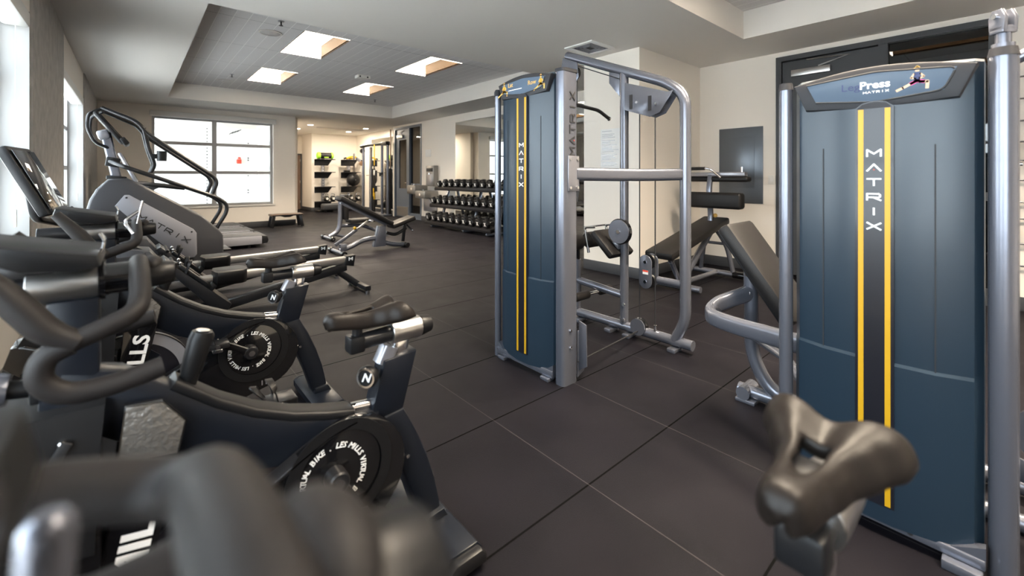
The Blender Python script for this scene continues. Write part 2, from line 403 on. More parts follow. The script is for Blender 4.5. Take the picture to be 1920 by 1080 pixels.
# walls ------------------------------------------------------------
W1 = (1.75, 4.66, .75, 2.42); W0 = (-1.6, 1.45, .75, 2.42); W2 = (6.62, 9.12, .75, 2.42)
m = plate(M(), YB, YF, 0, CZ, [W0, W1, W2], lambda m, a, b, c, d: m.box(-.87, XL, a, b, c, d)); struct(m, 'wall_left', 'wall_paint')
struct(M().box(-.6, -.553, 4.70, 6.57, 0, CZ, .006), 'trim_1', 'concrete'); struct(M().box(-.6, -.553, 9.17, YF, 0, CZ, .006), 'trim_2', 'concrete')
FW = (.30, 2.66, .55, 2.57)
m = plate(M(), -.87, 3.17, 0, CZ, [FW], lambda m, a, b, c, d: m.box(a, b, YF, YF+.3, c, d)); struct(m, 'wall_far', 'wall_paint')
struct(M().box(3.15, 3.3, YF+.3, 18.2, 0, CZ), 'wall_alcove_left', 'wall_paint')
struct(M().box(4.80, 6.6, 16.4, 16.55, 0, CZ).box(4.80, 4.92, 16.55, 17.6, 0, CZ), 'wall_alcove_back', 'wall_paint')
struct(M().box(3.1, 5.2, 17.6, 17.75, 0, CZ), 'wall_corridor', 'wall_paint')
struct(M().box(6.42, 6.6, 12.72, 16.4, 0, CZ), 'wall_alcove_right', 'wall_paint')
D1 = (10.92, 12.60, 0, 2.73); D2 = (.08, 1.95, 0, 2.73)
m = plate(M(), YB, 12.72, 0, CZ, [D1, D2], lambda m, a, b, c, d: m.box(XR, XR+.28, a, b, c, d)); struct(m, 'wall_right', 'wall_paint')
struct(M().box(4.58, XR, 2.93, 3.78, 0, CZ), 'wall_bump', 'wall_paint')
struct(M().box(-.87, XR+.3, YB-.2, YB, 0, CZ), 'wall_back', 'wall_paint')
# rooms behind the doors so the glass looks into something
struct(M().box(7.9, 8.0, 9.5, 13.5, 0, CZ).box(6.4, 8.0, 13.45, 13.5, 0, CZ).box(6.4, 8.0, 9.5, 9.6, 0, CZ).box(6.4, 8.0, 9.5, 13.5, CZ, CZ+.02).box(6.4, 8., 9.5, 13.5, -.05, 0), 'wall_corridor', 'wood_brown')
struct(M().box(7.9, 8.0, -1, 3, 0, CZ).box(6.4, 8.0, 2.95, 3, 0, CZ).box(6.4, 8.0, -1, -.9, 0, CZ).box(6.4, 8.0, -1, 3, CZ, CZ+.02).box(6.4, 8., -1, 3, -.05, 0), 'wall_corridor', 'charcoal_frame')
# baseboards
for nm, b in (('baseboard_far', (.0, 3.18, YF-.012, YF)), ('baseboard_far', (3.17, 3.182, YF, YF+.3)), ('baseboard_right', (XR-.012, XR, 3.78, D1[0])), ('baseboard_right', (XR-.012, XR, D2[1], 2.93)), ('baseboard_right', (XR-.012, XR, YB, D2[0])),
              ('baseboard_bump', (4.568, XR, 2.918, 2.93)), ('baseboard_bump', (4.568, 4.58, 2.93, 3.78)), ('baseboard_left', (XL, XL+.012, YB, 4.69)), ('baseboard_left', (XL, XL+.012, 6.58, 9.16)),
              ('baseboard_alcove', (4.788, 6.42, 16.388, 16.4)), ('baseboard_alcove', (4.788, 4.80, 16.4, 17.6)), ('baseboard_alcove', (6.408, 6.42, 12.72, 16.4))):
    struct(M().box(*b, 0, .13, .003), nm, 'base_rubber')
# windows ----------------------------------------------------------
def window_left(n, y0, y1, z0, z1, mull):
    f = M(); g = .055; X0, X1 = -.80, -.73
    f.box(X0, X1, y0, y0+g, z0, z1).box(X0, X1, y1-g, y1, z0, z1).box(X0, X1, y0+g, y1-g, z0, z0+g).box(X0, X1, y0+g, y1-g, z1-g, z1)
    for z in (1.36, 1.93): f.box(X0+.004, X1-.004, y0+g, y1-g, z-.028, z+.028)
    for y in mull: f.box(X0+.002, X1+.006, y-.035, y+.035, z0+g, z1-g)
    o = struct(f, 'window_%d' % n, 'window_frame')
    M().box(-.768, -.762, y0+.03, y1-.03, z0+.03, z1-.03).build('pane', 'window_glass', o)
    M().box(-.73, -.555, y0-.02, y1+.02, z0-.03, z0+.004, .004).build('window_sill', 'white_trim', o)
    M().box(-.73, -.565, y1-.012, y1+.0, z0, z1).box(-.73, -.565, y0, y0+.012, z0, z1).build('window_jamb', 'window_frame', o)
    # roller shade cassette under the head of the opening
    M().box(-.70, -.56, y0+.015, y1-.015, z1-.12, z1-.002, .02).build('shade_cassette', 'white_trim', o)
    M().cyl((-.62, y1-.10, 1.0), (-.62, y1-.10, z1-.1), .002, n=6).cyl((-.62, y1-.10, .88), (-.62, y1-.10, 1.0), .008, n=8).build('shade_chain', 'white_trim', o)
window_left(1, *W1, [3.0]); window_left(2, *W0, [0]); window_left(3, *W2, [7.9])  # W0 is out of view, added to let in more daylight
f = M(); x0, x1, z0, z1 = FW; Y0, Y1 = YF+.11, YF+.18; g = .05
f.box(x0, x0+g, Y0, Y1, z0, z1).box(x1-g, x1, Y0, Y1, z0, z1).box(x0+g, x1-g, Y0, Y1, z0, z0+g).box(x0+g, x1-g, Y0, Y1, z1-g, z1)
f.box(1.39, 1.48, Y0-.005, Y1, z0+g, z1-g)
for z in (1.99, 1.33): f.box(x0+g, x1-g, Y0+.004, Y1-.004, z-.035, z+.035)
o = struct(f, 'window_4', 'window_frame')
M().box(x0+.03, x1-.03, Y0+.03, Y0+.036, z0+.03, z1-.03).build('pane', 'window_glass', o)
M().box(x0-.04, x1+.04, YF-.03, Y0, z0-.035, z0, .004).build('window_sill', 'white_trim', o)
M().box(x0-.04, x1+.05, YF-.09, YF+.01, z1-.02, z1+.10, .02).build('shade_cassette', 'white_trim', o)
# white building seen through the far window
m = M().box(-9, 3.1, 16.3, 16.5, -.2, 7)
struct(m, 'wall_outside', 'white_brick')
m = M()
for y0, y1 in ((13.1, 14.9),):
    for z0, z1 in ((.9, 1.55), (1.7, 2.3)): m.box(3.13, 3.148, y0, y1, z0, z1)
struct(m, 'window_5', 'silver_dark')
m = M()
for k in range(26): m.box(1.70, 1.725, 16.27, 16.31, .3+.1*k, .33+.1*k)
for z in (.7, .78, 1.25, 1.33, 1.75, 1.82, 2.2, 2.3): m.box(2.80, 2.83, 16.27, 16.31, z, z+.035)
for k in range(4): m.obox((2.35+.07*k, 16.29, 2.62+.03*k), (.14, .03, .02), (0, -.6, 0))
struct(m, 'trim_3', 'charcoal_frame')
t = thing('alarm_bell', 'small red alarm box on the white wall outside the far window', 'alarm', (2.55, 16.25, 1.72))
M().box(2.49, 2.62, 16.2, 16.3, 1.65, 1.79, .02).build('bell_housing', 'red_paint', t)
M().cyl((2.555, 16.2, 1.80), (2.555, 16.2, 1.86), .05, .03, 12).build('bell_cap', 'red_paint', t)
struct(M().box(-30, -.9, -20, 40, -.3, -.2).box(-.9, 3.1, 12.6, 30, -.3, -.2), 'ground_outside', 'bounce_ground')
# doors ------------------------------------------------------------
def door_right(n, y0, y1, yd0, yd1, ys0, ys1, fm, lm, handle_y):
    X = XR; fr = M(); w = .06; z1 = 2.73
    fr.box(X-.015, X+.12, y0, y0+w, 0, z1).box(X-.015, X+.12, y1-w, y1, 0, z1).box(X-.015, X+.12, y0+w, y1-w, z1-w, z1)
    ym = (yd0+ys1)/2 if ys1 < yd0 else (yd1+ys0)/2
    fr.box(X-.012, X+.12, ym-.04, ym+.04, 0, z1-w)
    fr.box(X, X+.1, ys0, ys1, 0, .16)
    o = struct(fr, 'door_%d' % n, fm)
    return o
o = door_right(1, D1[0], D1[1], 11.72, 12.53, 10.99, 11.62, 'door_steel', 'door_steel', 0)
lf = M(); X = XR+.02
lf.box(X, X+.05, 12.33, 12.52, .02, 2.66).box(X, X+.05, 11.70, 11.86, .02, 2.66).box(X, X+.05, 11.86, 12.33, .02, .88).box(X, X+.05, 11.86, 12.33, 2.35, 2.66)
lf = lf.build('door_leaf', 'door_steel', o)
M().box(X+.02, X+.03, 11.85, 12.34, .87, 2.36).build('door_pane', 'dark_glass', lf)
M().box(X-.004, X, 11.75, 12.48, .04, .33).build('kick_plate', 'brushed_steel', lf)
M().box(X-.05, X, 12.05, 12.42, 2.40, 2.49, .01).build('door_closer', 'brushed_steel', lf)
M().tube([(X-.03, 12.1, 2.5), (X-.03, 12.3, 2.56), (X-.005, 12.0, 2.62)], .008, n=6).build('closer_arm', 'brushed_steel', lf)
M().cyl((X, 11.76, 1.05), (X-.05, 11.76, 1.05), .012, n=8).box(X-.065, X-.045, 11.75, 11.87, 1.04, 1.06, .004).build('door_handle', 'chrome', lf)
M().box(XR+.05, XR+.06, 10.97, 11.64, .15, 2.68).build('side_pane', 'dark_glass', o)
M().box(XR+.03, XR+.10, 10.97, 11.64, .98, 1.03).build('side_rail', 'door_steel', o)
o = door_right(2, D2[0], D2[1], .95, 1.89, .14, .87, 'charcoal_frame', 'charcoal_frame', 0)
lf = M().box(XR+.02, XR+.07, .955, 1.885, .02, 2.66).build('door_leaf', 'charcoal_frame', o)
M().box(XR-.03, XR+.02, 1.38, 1.78, 2.46, 2.54, .006).build('door_closer', 'brushed_steel', lf)
M().tube([(XR-.01, 1.5, 2.55), (XR-.03, 1.2, 2.62), (XR-.01, 1.62, 2.645)], .009, n=6).build('closer_arm', 'brushed_steel', lf)
M().cyl((XR+.02, 1.02, 1.05), (XR-.04, 1.02, 1.05), .012, n=8).box(XR-.05, XR-.03, 1.0, 1.13, 1.04, 1.06, .004).build('door_handle', 'chrome', lf)
M().box(XR+.04, XR+.05, .12, .89, .15, 2.68).build('side_pane', 'dark_glass', o)
M().box(XR+.0, XR+.06, .14, .87, 1.0, 1.08).build('side_rail', 'charcoal_frame', o)
# strip behind the dark side pane, standing in for a reflected light
t = thing('reflection_strip', 'long strip imitating a light reflected in the dark glass beside the big door', 'light', (7.0, .5, 2.6))
M().box(6.9, 7.0, -.2, 1.3, 2.52, 2.6).build('strip_body', 'white_trim', t); M().box(6.92, 6.98, -.18, 1.28, 2.512, 2.52).build('strip_face', 'orange_print', t)
# corridor door
o = struct(M().box(4.12, 4.18, 17.55, 17.62, 0, 2.1).box(4.74, 4.79, 17.55, 17.62, 0, 2.1).box(4.12, 4.79, 17.55, 17.62, 2.04, 2.1), 'door_3', 'charcoal_frame')
lf = M().box(4.18, 4.74, 17.57, 17.61, .02, 2.04).build('door_leaf', 'wood_brown', o)
M().cyl((4.25, 17.57, 1.0), (4.25, 17.52, 1.0), .02, n=8).build('door_handle', 'chrome', lf)
for z in (.25, 1.0, 1.8): M().box(4.72, 4.75, 17.56, 17.575, z, z+.09).build('door_hinge', 'brushed_steel', lf)
# fixtures ---------------------------------------------------------
t = thing('wall_mirror', 'large frameless wall mirror behind the dumbbell rack', 'mirror', (XR, 7.2, .2))
M().box(XR-.008, XR, 3.80, 9.2, .17, 2.60).build('mirror_glass', 'mirror', t)
t = thing('wall_mirror', 'wall mirror in the alcove behind the cable trainer', 'mirror', (6.42, 13.9, .2))
M().box(6.412, 6.42, 12.8, 15.0, .17, 2.55).build('mirror_glass', 'mirror', t)
t = thing('access_panel', 'dark grey steel access panel on the right wall', 'panel', (XR, 2.38, .88))
M().box(XR-.012, XR, 2.10, 2.655, .88, 1.885, .003).build('panel_frame', 'cabinet_steel', t)
M().box(XR-.017, XR-.012, 2.20, 2.57, 1.08, 1.76, .002).build('panel_door', 'cabinet_steel', t)
t = thing('light_switch', 'white light switch plate beside the dark double door', 'switch', (XR, 2.0, 1.2))
M().box(XR-.008, XR, 1.965, 2.04, 1.135, 1.25, .003).build('switch_plate', 'white_trim', t); M().box(XR-.013, XR-.008, 1.985, 2.015, 1.17, 1.22).build('toggle', 'white_sheet', t)
t = thing('wall_sign', 'small white sign on the wall beside the grey glazed door', 'sign', (XR, 10.55, 1.85))
M().box(XR-.006, XR, 10.40, 10.70, 1.78, 1.98, .002).build('sign_plate', 'white_sheet', t)
t = thing('rules_notice', 'white sheet of gym rules on the cream wall corner', 'sign', (4.58, 3.36, 1.4))
M().box(4.574, 4.58, 3.19, 3.50, 1.33, 1.84).build('sheet', 'white_sheet', t)
ln = M(); z = 1.815
random.seed(3)
for k in range(23):
    if k in (1, 5, 14, 19): z -= .02; continue
    ln.box(4.5725, 4.574, 3.475-random.uniform(.12, .25), 3.475, z-.006, z); z -= .02
ln.build('text_lines', 'silver_dark', t)
t = thing('air_vent', 'white square ceiling air vent above the weight tower frame', 'vent', (4.16, 3.34, CZ))
x0, x1, y0, y1 = 3.93, 4.39, 3.13, 3.55; w = .06
M().box(x0, x1, y0, y0+w, CZ-.014, CZ, .003).box(x0, x1, y1-w, y1, CZ-.014, CZ, .003).box(x0, x0+w, y0+w, y1-w, CZ-.014, CZ, .003).box(x1-w, x1, y0+w, y1-w, CZ-.014, CZ, .003).build('vent_frame', 'white_sheet', t)
M().box(x0+w, x1-w, y0+w, y1-w, CZ-.003, CZ).build('vent_back', 'slot_dark', t)
for k in range(4):
    a = w+.008+.030*k; s = M(); e = .010
    s.box(x0+a, x1-a, y0+a, y0+a+e, CZ-.012, CZ-.003).box(x0+a, x1-a, y1-a-e, y1-a, CZ-.012, CZ-.003).box(x0+a, x0+a+e, y0+a, y1-a, CZ-.012, CZ-.003).box(x1-a-e, x1-a, y0+a, y1-a, CZ-.012, CZ-.003); s.build('vent_louver', 'panel_silver', t)
t = thing('air_vent', 'long white return air grille in the alcove ceiling', 'vent', (5.0, 14.4, CZ))
M().box(4.3, 5.9, 14.2, 14.6, CZ-.012, CZ, .004).build('vent_frame', 'white_trim', t)
for k in range(6): M().box(4.34, 5.86, 14.24+.055*k, 14.26+.055*k, CZ-.016, CZ-.012).build('vent_louver', 'wall_paint', t)
for i, (x, y) in enumerate([(4.003, 15.145), (4.005, 13.805), (5.623, 15.056), (5.667, 13.695)]):
    t = thing('downlight', 'small round downlight in the alcove ceiling, '+['left one farther back', 'left one nearer the room', 'right one farther back', 'right one nearer the cable trainer'][i], 'light', (x, y, CZ), 'alcove downlights')
    M().lathe([(.10, 0), (.10, -.006), (.075, -.008), (.075, 0)], (x, y, CZ), (0, 0, 1), 20).build('trim_ring', 'white_trim', t)
    M().cyl((x, y, CZ-.004), (x, y, CZ), .075).build('lamp', 'lamp_down', t)
    L = area('lamp', (0, 0, -.01), (0, 0, 0), .13, .13, 14, (1, .86, .68)); L.data.shape = 'DISK'; L.parent = t
for i, (x, y) in enumerate([(1.339, 6.305), (1.336, 10.03)]):
    t = thing('ceiling_speaker', ['round grey ceiling speaker grille near the large ceiling light', 'faint round speaker grille deep in the tiled ceiling'][i], 'speaker', (x, y, TZ))
    M().cyl((x, y, TZ-.008), (x, y, TZ), .125).build('grille', 'silver_dark' if i == 0 else 'acoustic_tiles', t)
    M().lathe([(.12, -.003), (.135, -.003), (.135, -.010), (.12, -.010)], (x, y, TZ), (0, 0, 1), 24).build('rim', 'ceiling_paint', t)
for i, (x, y) in enumerate([(1.34, 5.767), (1.355, 9.32), (4.42, 10.137)]):
    t = thing('sprinkler', 'small fire sprinkler head in the tiled ceiling, '+['nearest, beside the round speaker', 'farther back on the left', 'far right corner'][i], 'sprinkler', (x, y, TZ))
    M().cyl((x, y, TZ-.004), (x, y, TZ), .035).build('escutcheon', 'silver_dark', t)
    M().cyl((x, y, TZ-.05), (x, y, TZ-.004), .008, n=8).cyl((x, y, TZ-.056), (x, y, TZ-.05), .022, n=10).build('deflector', 'black_satin', t)
t = thing('emergency_light', 'small white twin lamp box fixed to the tiled ceiling between the lights', 'light', (3.2, 7.88, TZ))
M().box(3.08, 3.32, 7.8, 7.96, TZ-.06, TZ, .012).build('housing', 'white_trim', t); 
for x in (3.12, 3.26): M().cyl((x, 7.80, TZ-.035), (x, 7.79, TZ-.035), .015, n=8).build('lens', 'slot_dark', t)
# ================================================================== indoor bikes
def hull2(ax, az, ar, bx, bz, br, n=14):
    """outline round two circles, a at the right"""
    d = math.hypot(bx-ax, bz-az); th = math.atan2(bz-az, bx-ax); al = math.acos((ar-br)/d); out = []
    a0, a1 = th+al, th+2*PI-al
    for k in range(n+1): a = a0+(a1-a0)*k/n; out.append((ax+ar*math.cos(a), az+ar*math.sin(a)))
    b0, b1 = th-al, th+al
    for k in range(n+1): a = b0+(b1-b0)*k/n; out.append((bx+br*math.cos(a), bz+br*math.sin(a)))
    return out
def saddle_mesh(m, dx=0., dz=0., NU=22, NV=17):
    """bike saddle, nose toward -x, with the centre cut-out"""
    xs0, L = .415, .275; bm = m.bm; g = []
    wk = [(0, .012), (.03, .021), (.08, .028), (.14, .031), (.3, .034), (.5, .043), (.66, .066), (.8, .088), (.9, .091), (1, .080)]
    def wid(u):
        for (a, wa), (b, wb) in zip(wk, wk[1:]):
            if u <= b: t = (u-a)/(b-a); t = t*t*(3-2*t); return wa+(wb-wa)*t
        return wk[-1][1]
    for i in range(NU+1):
        u = i/NU; row = []
        for j in range(NV+1):
            v = -1+2*j/NV; av = abs(v); w = wid(u)
            x = xs0+L*u
            if u > .6: x -= .045*((u-.6)/.4)**2*(1-av)**1.6        # notch between the two rear lobes
            if u < .15: x += .012*(1-u/.15)**2*av**2               # rounded nose
            y = w*math.sin(v*PI/2*.98)
            z = .823+.022*u**2-.010*math.exp(-((u-.45)/.22)**2)
            ds = (.046+.020*u)*av**2.8; dn = .030*(1-u/.09)**2 if u < .09 else 0.; dt = .038*((u-.84)/.16)**2 if u > .84 else 0.
            z -= min(.060, (ds**2+dn**2+dt**2)**.5)
            z -= .020*math.exp(-(v/.20)**2)*min(1, max(0, (u-.18)/.2))
            row.append(bm.verts.new((x+dx, y, z+dz)))
        g.append(row)
    for i in range(NU):
        for j in range(NV):
            u = (i+.5)/NU; v = -1+2*(j+.5)/NV
            if .36 < u < .60 and abs(v) < .13: continue
            bm.faces.new((g[i][j], g[i+1][j], g[i+1][j+1], g[i][j+1]))
    return m
def ring_text(parent, word, cx, cz, R, y, size, a0, a1, mt):
    """letters set round a circle on a plate that faces -y; one mesh"""
    import bmesh as _b
    bm = _b.new(); n = len(word)
    dg = bpy.context.evaluated_depsgraph_get()
    for i, ch in enumerate(word):
        if ch == ' ': continue
        a = math.radians(a0+(a1-a0)*i/(n-1))     # clockwise seen from -y
        c = bpy.data.curves.new('t', 'FONT'); c.body = ch; c.size = size; c.extrude = .0005; c.align_x = 'CENTER'; c.align_y = 'CENTER'; c.offset = .0004; c.resolution_u = 2; c.shear = .15
        o = bpy.data.objects.new('t', c); COL.objects.link(o); dg.update(); me = bpy.data.meshes.new_from_object(o.evaluated_get(bpy.context.evaluated_depsgraph_get()))
        bpy.data.objects.remove(o); bpy.data.curves.remove(c)
        out = V((math.cos(a), 0, math.sin(a))); tan = V((math.sin(a), 0, -math.cos(a)))
        me.transform(frame(V((cx, y, cz))+out*R, tan, out)); bm.from_mesh(me); bpy.data.meshes.remove(me)
    q = M(); q.bm.free(); q.bm = bm
    return q.build('ring_lettering', mt, parent)
def make_bike(Y, crank, hz, sz, label, dx=0., sx_=0., tilt=0.):
    full = True
    root = thing('indoor_bike', label, 'exercise bike', (.25+dx, Y, 0), 'indoor bikes by the windows')
    def B(m, name, mt, par=root, **k):
        bmesh.ops.translate(m.bm, vec=V((dx, Y, 0)), verts=m.bm.verts[:]); return m.build(name, mt, par, **k)
    # feet
    s = B(M().prism([(.70, .02), (.845, .02), (.845, .045), (.825, .07), (.725, .07), (.70, .05)], 'xz', -.215, .215, .004), 'rear_stabilizer', 'bike_navy')
    for k in (-1, 1):
        y0, y1 = sorted((k*.212, k*.25)); B(M().prism([(.702, .018), (.842, .018), (.842, .045), (.822, .068), (.728, .068), (.702, .05)], 'xz', y0, y1, .012), 'end_cap', 'black_plastic', s)
        B(M().cyl((.77, k*.2, 0), (.77, k*.2, .02), .022, n=14), 'levelling_foot', 'black_plastic', s)
    s = B(M().prism([(-.36, .02), (-.22, .02), (-.22, .045), (-.24, .07), (-.34, .07), (-.36, .05)], 'xz', -.215, .215, .004), 'front_stabilizer', 'bike_navy')
    for k in (-1, 1):
        y0, y1 = sorted((k*.212, k*.25)); B(M().prism([(-.358, .018), (-.222, .018), (-.222, .045), (-.242, .068), (-.338, .068), (-.358, .05)], 'xz', y0, y1, .012), 'end_cap', 'black_plastic', s)
        B(M().cyl((-.29, k*.2, 0), (-.29, k*.2, .02), .022, n=14), 'levelling_foot', 'black_plastic', s)
    # frame
    B(M().prism([(.545, .47), (.60, .40), (.645, .31), (.69, .19), (.722, .09), (.73, .068), (.80, .068), (.795, .12), (.775, .21), (.745, .30), (.705, .395), (.66, .482)], 'xz', -.042, .042, .010), 'rear_leg', 'bike_navy')
    b = B(M().prism([(.728, .07), (.815, .07), (.80, .10), (.735, .095)], 'xz', -.06, .06, .004), 'leg_bracket', 'bike_navy')
    for k in (-1, 1): B(M().cyl((.80, k*.05, .072), (.80, k*.05, .086), .010, n=8), 'bolt', 'chrome', b)
    B(M().prism([(.548, .47), (.66, .47), (.712, .655), (.598, .648)], 'xz', -.034, .034, .008), 'seat_tower', 'bike_navy')
    beam = [(.585, .505), (.50, .515), (.42, .535), (.33, .565), (.24, .608), (.16, .66), (.07, .735), (-.02, .80), (-.12, .83)]
    low = [(-.14, .70), (-.05, .66), (.05, .58), (.15, .51), (.26, .455), (.38, .42), (.50, .41), (.585, .43)]
    B(M().prism(beam+low, 'xz', -.036, .036, .012), 'main_beam', 'bike_navy')
    top = [(x, z+.004) for x, z in beam[1:7]]
    B(M().rbar([(x, 0, z) for x, z in top], .074, .026, bev=.009), 'beam_pad', 'black_plastic')
    B(M().cyl((.50, 0, .522), (.575, 0, .513), .016, n=14), 'beam_joint', 'chrome')
    B(M().rbar([(.06, 0, .47), (-.10, 0, .30), (-.26, 0, .10), (-.29, 0, .06)], .05, .09, .05), 'front_leg', 'bike_navy')
    # fork legs either side of the flywheel, lettered
    for k in (-1, 1):
        y0, y1 = sorted((k*.050, k*.076))
        f = B(M().prism([(.095, .665), (.06, .50), (-.01, .17), (-.09, .17), (-.04, .50), (-.015, .735), (.05, .725)], 'xz', y0, y1, .005), 'fork_blade', 'gloss_black')
        if k < 0:
            B(M().prism([(.090, .668), (.076, .60), (-.024, .62), (-.012, .732), (.05, .722)], 'xz', -.079, -.0755, .003), 'fork_cover', 'hammer_grey', f)
            ax = V((.10, 0, .49)).normalized(); n = V((0, -1, 0)); up = V((-ax.z, 0, ax.x))
            text('lettering', 'LES MILLS', .075, frame((dx-.004, Y-.0765, .38), ax, up), 'white_print', f, bold=.0022, sx=1.15)
    # flywheel
    fl = B(M().lathe([(0, -.016), (.185, -.016), (.208, -.010), (.208, .010), (.185, .016), (0, .016)], (0, 0, .345), (0, 1, 0), 56), 'flywheel', 'strip_black')
    for k in (-1, 1): B(M().lathe([(.162, k*.0165), (.204, k*.0165), (.204, k*.0185), (.162, k*.0185)], (0, 0, .345), (0, 1, 0), 56), 'rim', 'panel_silver', fl)
    B(M().cyl((0, -.075, .345), (0, .075, .345), .022), 'axle', 'chrome', fl)
    # drive guard with ring lettering
    hx, hz0 = .426, .388
    g = B(M().prism(hull2(.478, .358, .168, .13, .225, .125), 'xz', -.080, -.038, .008), 'drive_guard', 'gloss_black')
    B(M().lathe([(.118, 0), (.15, 0), (.15, .003), (.118, .003)], (hx+.02, -.082, hz0), (0, -1, 0), 48), 'guard_ring', 'black_plastic', g)
    up = hull2(.478, .358, .174, .13, .215, .131)
    st = [p for p in up if p[1] > .345 or (p[0] < .2 and p[1] > .30)]
    B(M().rbar([(.055, -.06, .325), (.20, -.06, .400), (.34, -.06, .470), (.42, -.06, .505), (.49, -.06, .518)], .05, .010, .02, .003), 'guard_edge', 'black_satin', g)
    for x, z in ((.16, .385), (.652, .35), (.47, .508)): B(M().cyl((x, -.084, z), (x, -.079, z), .006, n=8), 'screw', 'chrome', g)
    if full:
        ring_text(g, 'LES MILLS VIRTUAL BIKE . LES MILLS VIRTUAL BIKE . ', hx+dx, hz0, .083, Y-.0815, .0215, 84, 84-360*.98, 'white_print')
        for k in range(3): B(M().box(.475+.018*k, .480+.018*k, -.0812, -.0805, .205, .228), 'data_print', 'silver_dark', g)
    # crank, near and far pedal
    h = B(M().cyl((hx, -.125, hz0), (hx, .125, hz0), .030, bev=.004), 'bottom_bracket', 'black_satin')
    B(M().cyl((hx, -.128, hz0), (hx, -.124, hz0), .013), 'crank_bolt', 'chrome', h)
    for k, a in ((-1, crank), (1, crank+PI)):
        ex, ez = hx+.17*math.cos(a), hz0+.17*math.sin(a); y = k*.112
        c = B(M().beam((hx, y, hz0), (ex, y, ez), .016, .034, .006, up=(0, 1, 0)) if False else M().rbar([(hx, y, hz0), (ex, y, ez)], .018, .034, bev=.007, up=(-math.sin(a), 0, math.cos(a))), 'crank_arm', 'gloss_black')
        yy = k*.165
        p = B(M().box(ex-.045, ex+.045, yy-.038, yy+.038, ez-.012, ez+.012, .005), 'pedal', 'black_satin', c)
        B(M().cyl((ex, y, ez), (ex, k*.21, ez), .009, n=10), 'pedal_axle', 'chrome', p)
        B(M().rbar([(ex-.035, yy-.03, ez+.01), (ex-.06, yy-.025, ez+.05), (ex-.075, yy, ez+.065), (ex-.06, yy+.025, ez+.05), (ex-.035, yy+.03, ez+.01)], .018, .005, .03, .002), 'toe_cage', 'black_plastic', p)
        B(M().rbar([(ex-.01, yy-.036, ez+.01), (ex-.02, yy-.036, ez+.06), (ex-.03, yy, ez+.075), (ex-.02, yy+.036, ez+.06), (ex-.01, yy+.036, ez+.01)], .02, .003, .03, .001), 'pedal_strap', 'vinyl_black', p)
        B(M().box(ex-.02, ex+.02, yy-.03, yy+.03, ez-.03, ez-.012, .004), 'cleat_clip', 'chrome', p)
    # resistance lever
    l = B(M().lathe([(0, 0), (.019, 0), (.020, .045), (.023, .055), (.026, .13), (.022, .148), (0, .15)], (.094, 0, .70), (.25, 0, .97), 20), 'resistance_lever', 'black_plastic')
    B(M().lathe([(.020, -.006), (.030, -.004), (.030, .010), (.020, .012)], (.094, 0, .70), (.25, 0, .97), 20), 'base_ring', 'chrome', l)
    B(M().lathe([(0, .1505), (.015, .1505), (.015, .152), (0, .152)], (.094, 0, .70), (.25, 0, .97), 16), 'lever_cap', 'brushed_steel', l)
    # seat post, slider and saddle
    B(M().beam((.655, 0, .60), (.672, 0, .70+sz), .03, .05, .008, up=(1, 0, 0)), 'seat_post', 'chrome')
    B(M().rbar([(.603, 0, .63), (.628, 0, .682)], .05, .05, bev=.01), 'post_clamp', 'silver_dark')
    k_ = B(M().lathe([(0, 0), (.014, 0), (.014, .03), (.032, .032), (.034, .045), (.030, .052), (0, .052)], (.575, -.01, .615), (-.80, -.58, .05), 22), 'height_knob', 'black_plastic')
    n = V((-.80, -.58, .05)).normalized()
    B(M().lathe([(.024, .0525), (.030, .0525), (.030, .0545), (.024, .0545)], (.575, -.01, .615), n, 22), 'knob_ring', 'chrome', k_)
    c0 = V((.575+dx, Y-.01, .615))+n*.0535
    text('knob_mark', 'N', .036, frame(c0, V((.58, -.80, 0)), V((0, 0, 1))), 'white_print', k_, bold=.001, shear=.4)
    z = .722+sz
    sl = B(M().cyl((.500+sx_, 0, z-.004), (.650, 0, z-.001), .026, bev=.002), 'seat_slider', 'black_satin')
    B(M().cyl((.630, 0, z), (.735, 0, z), .036, bev=.002, n=28), 'slider_sleeve', 'brushed_steel', sl)
    B(M().lathe([(0, 0), (.032, 0), (.034, .008), (.027, .042), (.022, .044), (0, .044)], (.734, 0, z), (1, 0, 0), 24), 'slider_knob', 'black_plastic', sl)
    B(M().box(.492+sx_, .540+sx_, -.027, .027, z-.032, z+.020, .008), 'slider_end', 'black_plastic', sl)
    B(M().cyl((.522+sx_, 0, z+.018), (.524+sx_, 0, z+.066), .016, n=14).box(.50+sx_, .56+sx_, -.022, .022, z+.060, z+.076, .005), 'saddle_clamp', 'black_satin', sl)
    for k in (-1, 1): B(M().tube([(.46+sx_, k*.012, z+.080), (.50+sx_, k*.020, z+.068), (.58+sx_, k*.022, z+.068), (.645+sx_, k*.035, z+.088)], .0035, .02, 8), 'saddle_rail', 'chrome', sl)
    B(saddle_mesh(M(), sx_, sz), 'saddle', 'saddle_skin', sub=1, solid=.024, smooth=80)
    # handlebar post and shroud
    B(M().prism([(-.155, .62), (-.055, .62), (-.055, 1.0+hz-.03), (-.135, 1.0+hz-.03)], 'xz', -.035, .035, .008), 'handlebar_post', 'bike_navy')
    sh = B(M().loft([[(-.335, -.085, .50), (-.335, .085, .50), (-.06, .105, .46), (-.06, -.105, .46)], [(-.325, -.095, .60), (-.325, .095, .60), (-.055, .11, .62), (-.055, -.11, .62)], [(-.235, -.085, .755), (-.235, .085, .755), (-.045, .075, .75), (-.045, -.075, .75)]]), 'front_shroud', 'black_plastic', smooth=20)
    B(M().prism([(-.36, .53), (-.34, .60), (-.30, .605), (-.05, .50), (-.05, .42), (-.30, .47)], 'xz', -.10, .10, .008), 'nose_cover', 'gloss_black', sh)
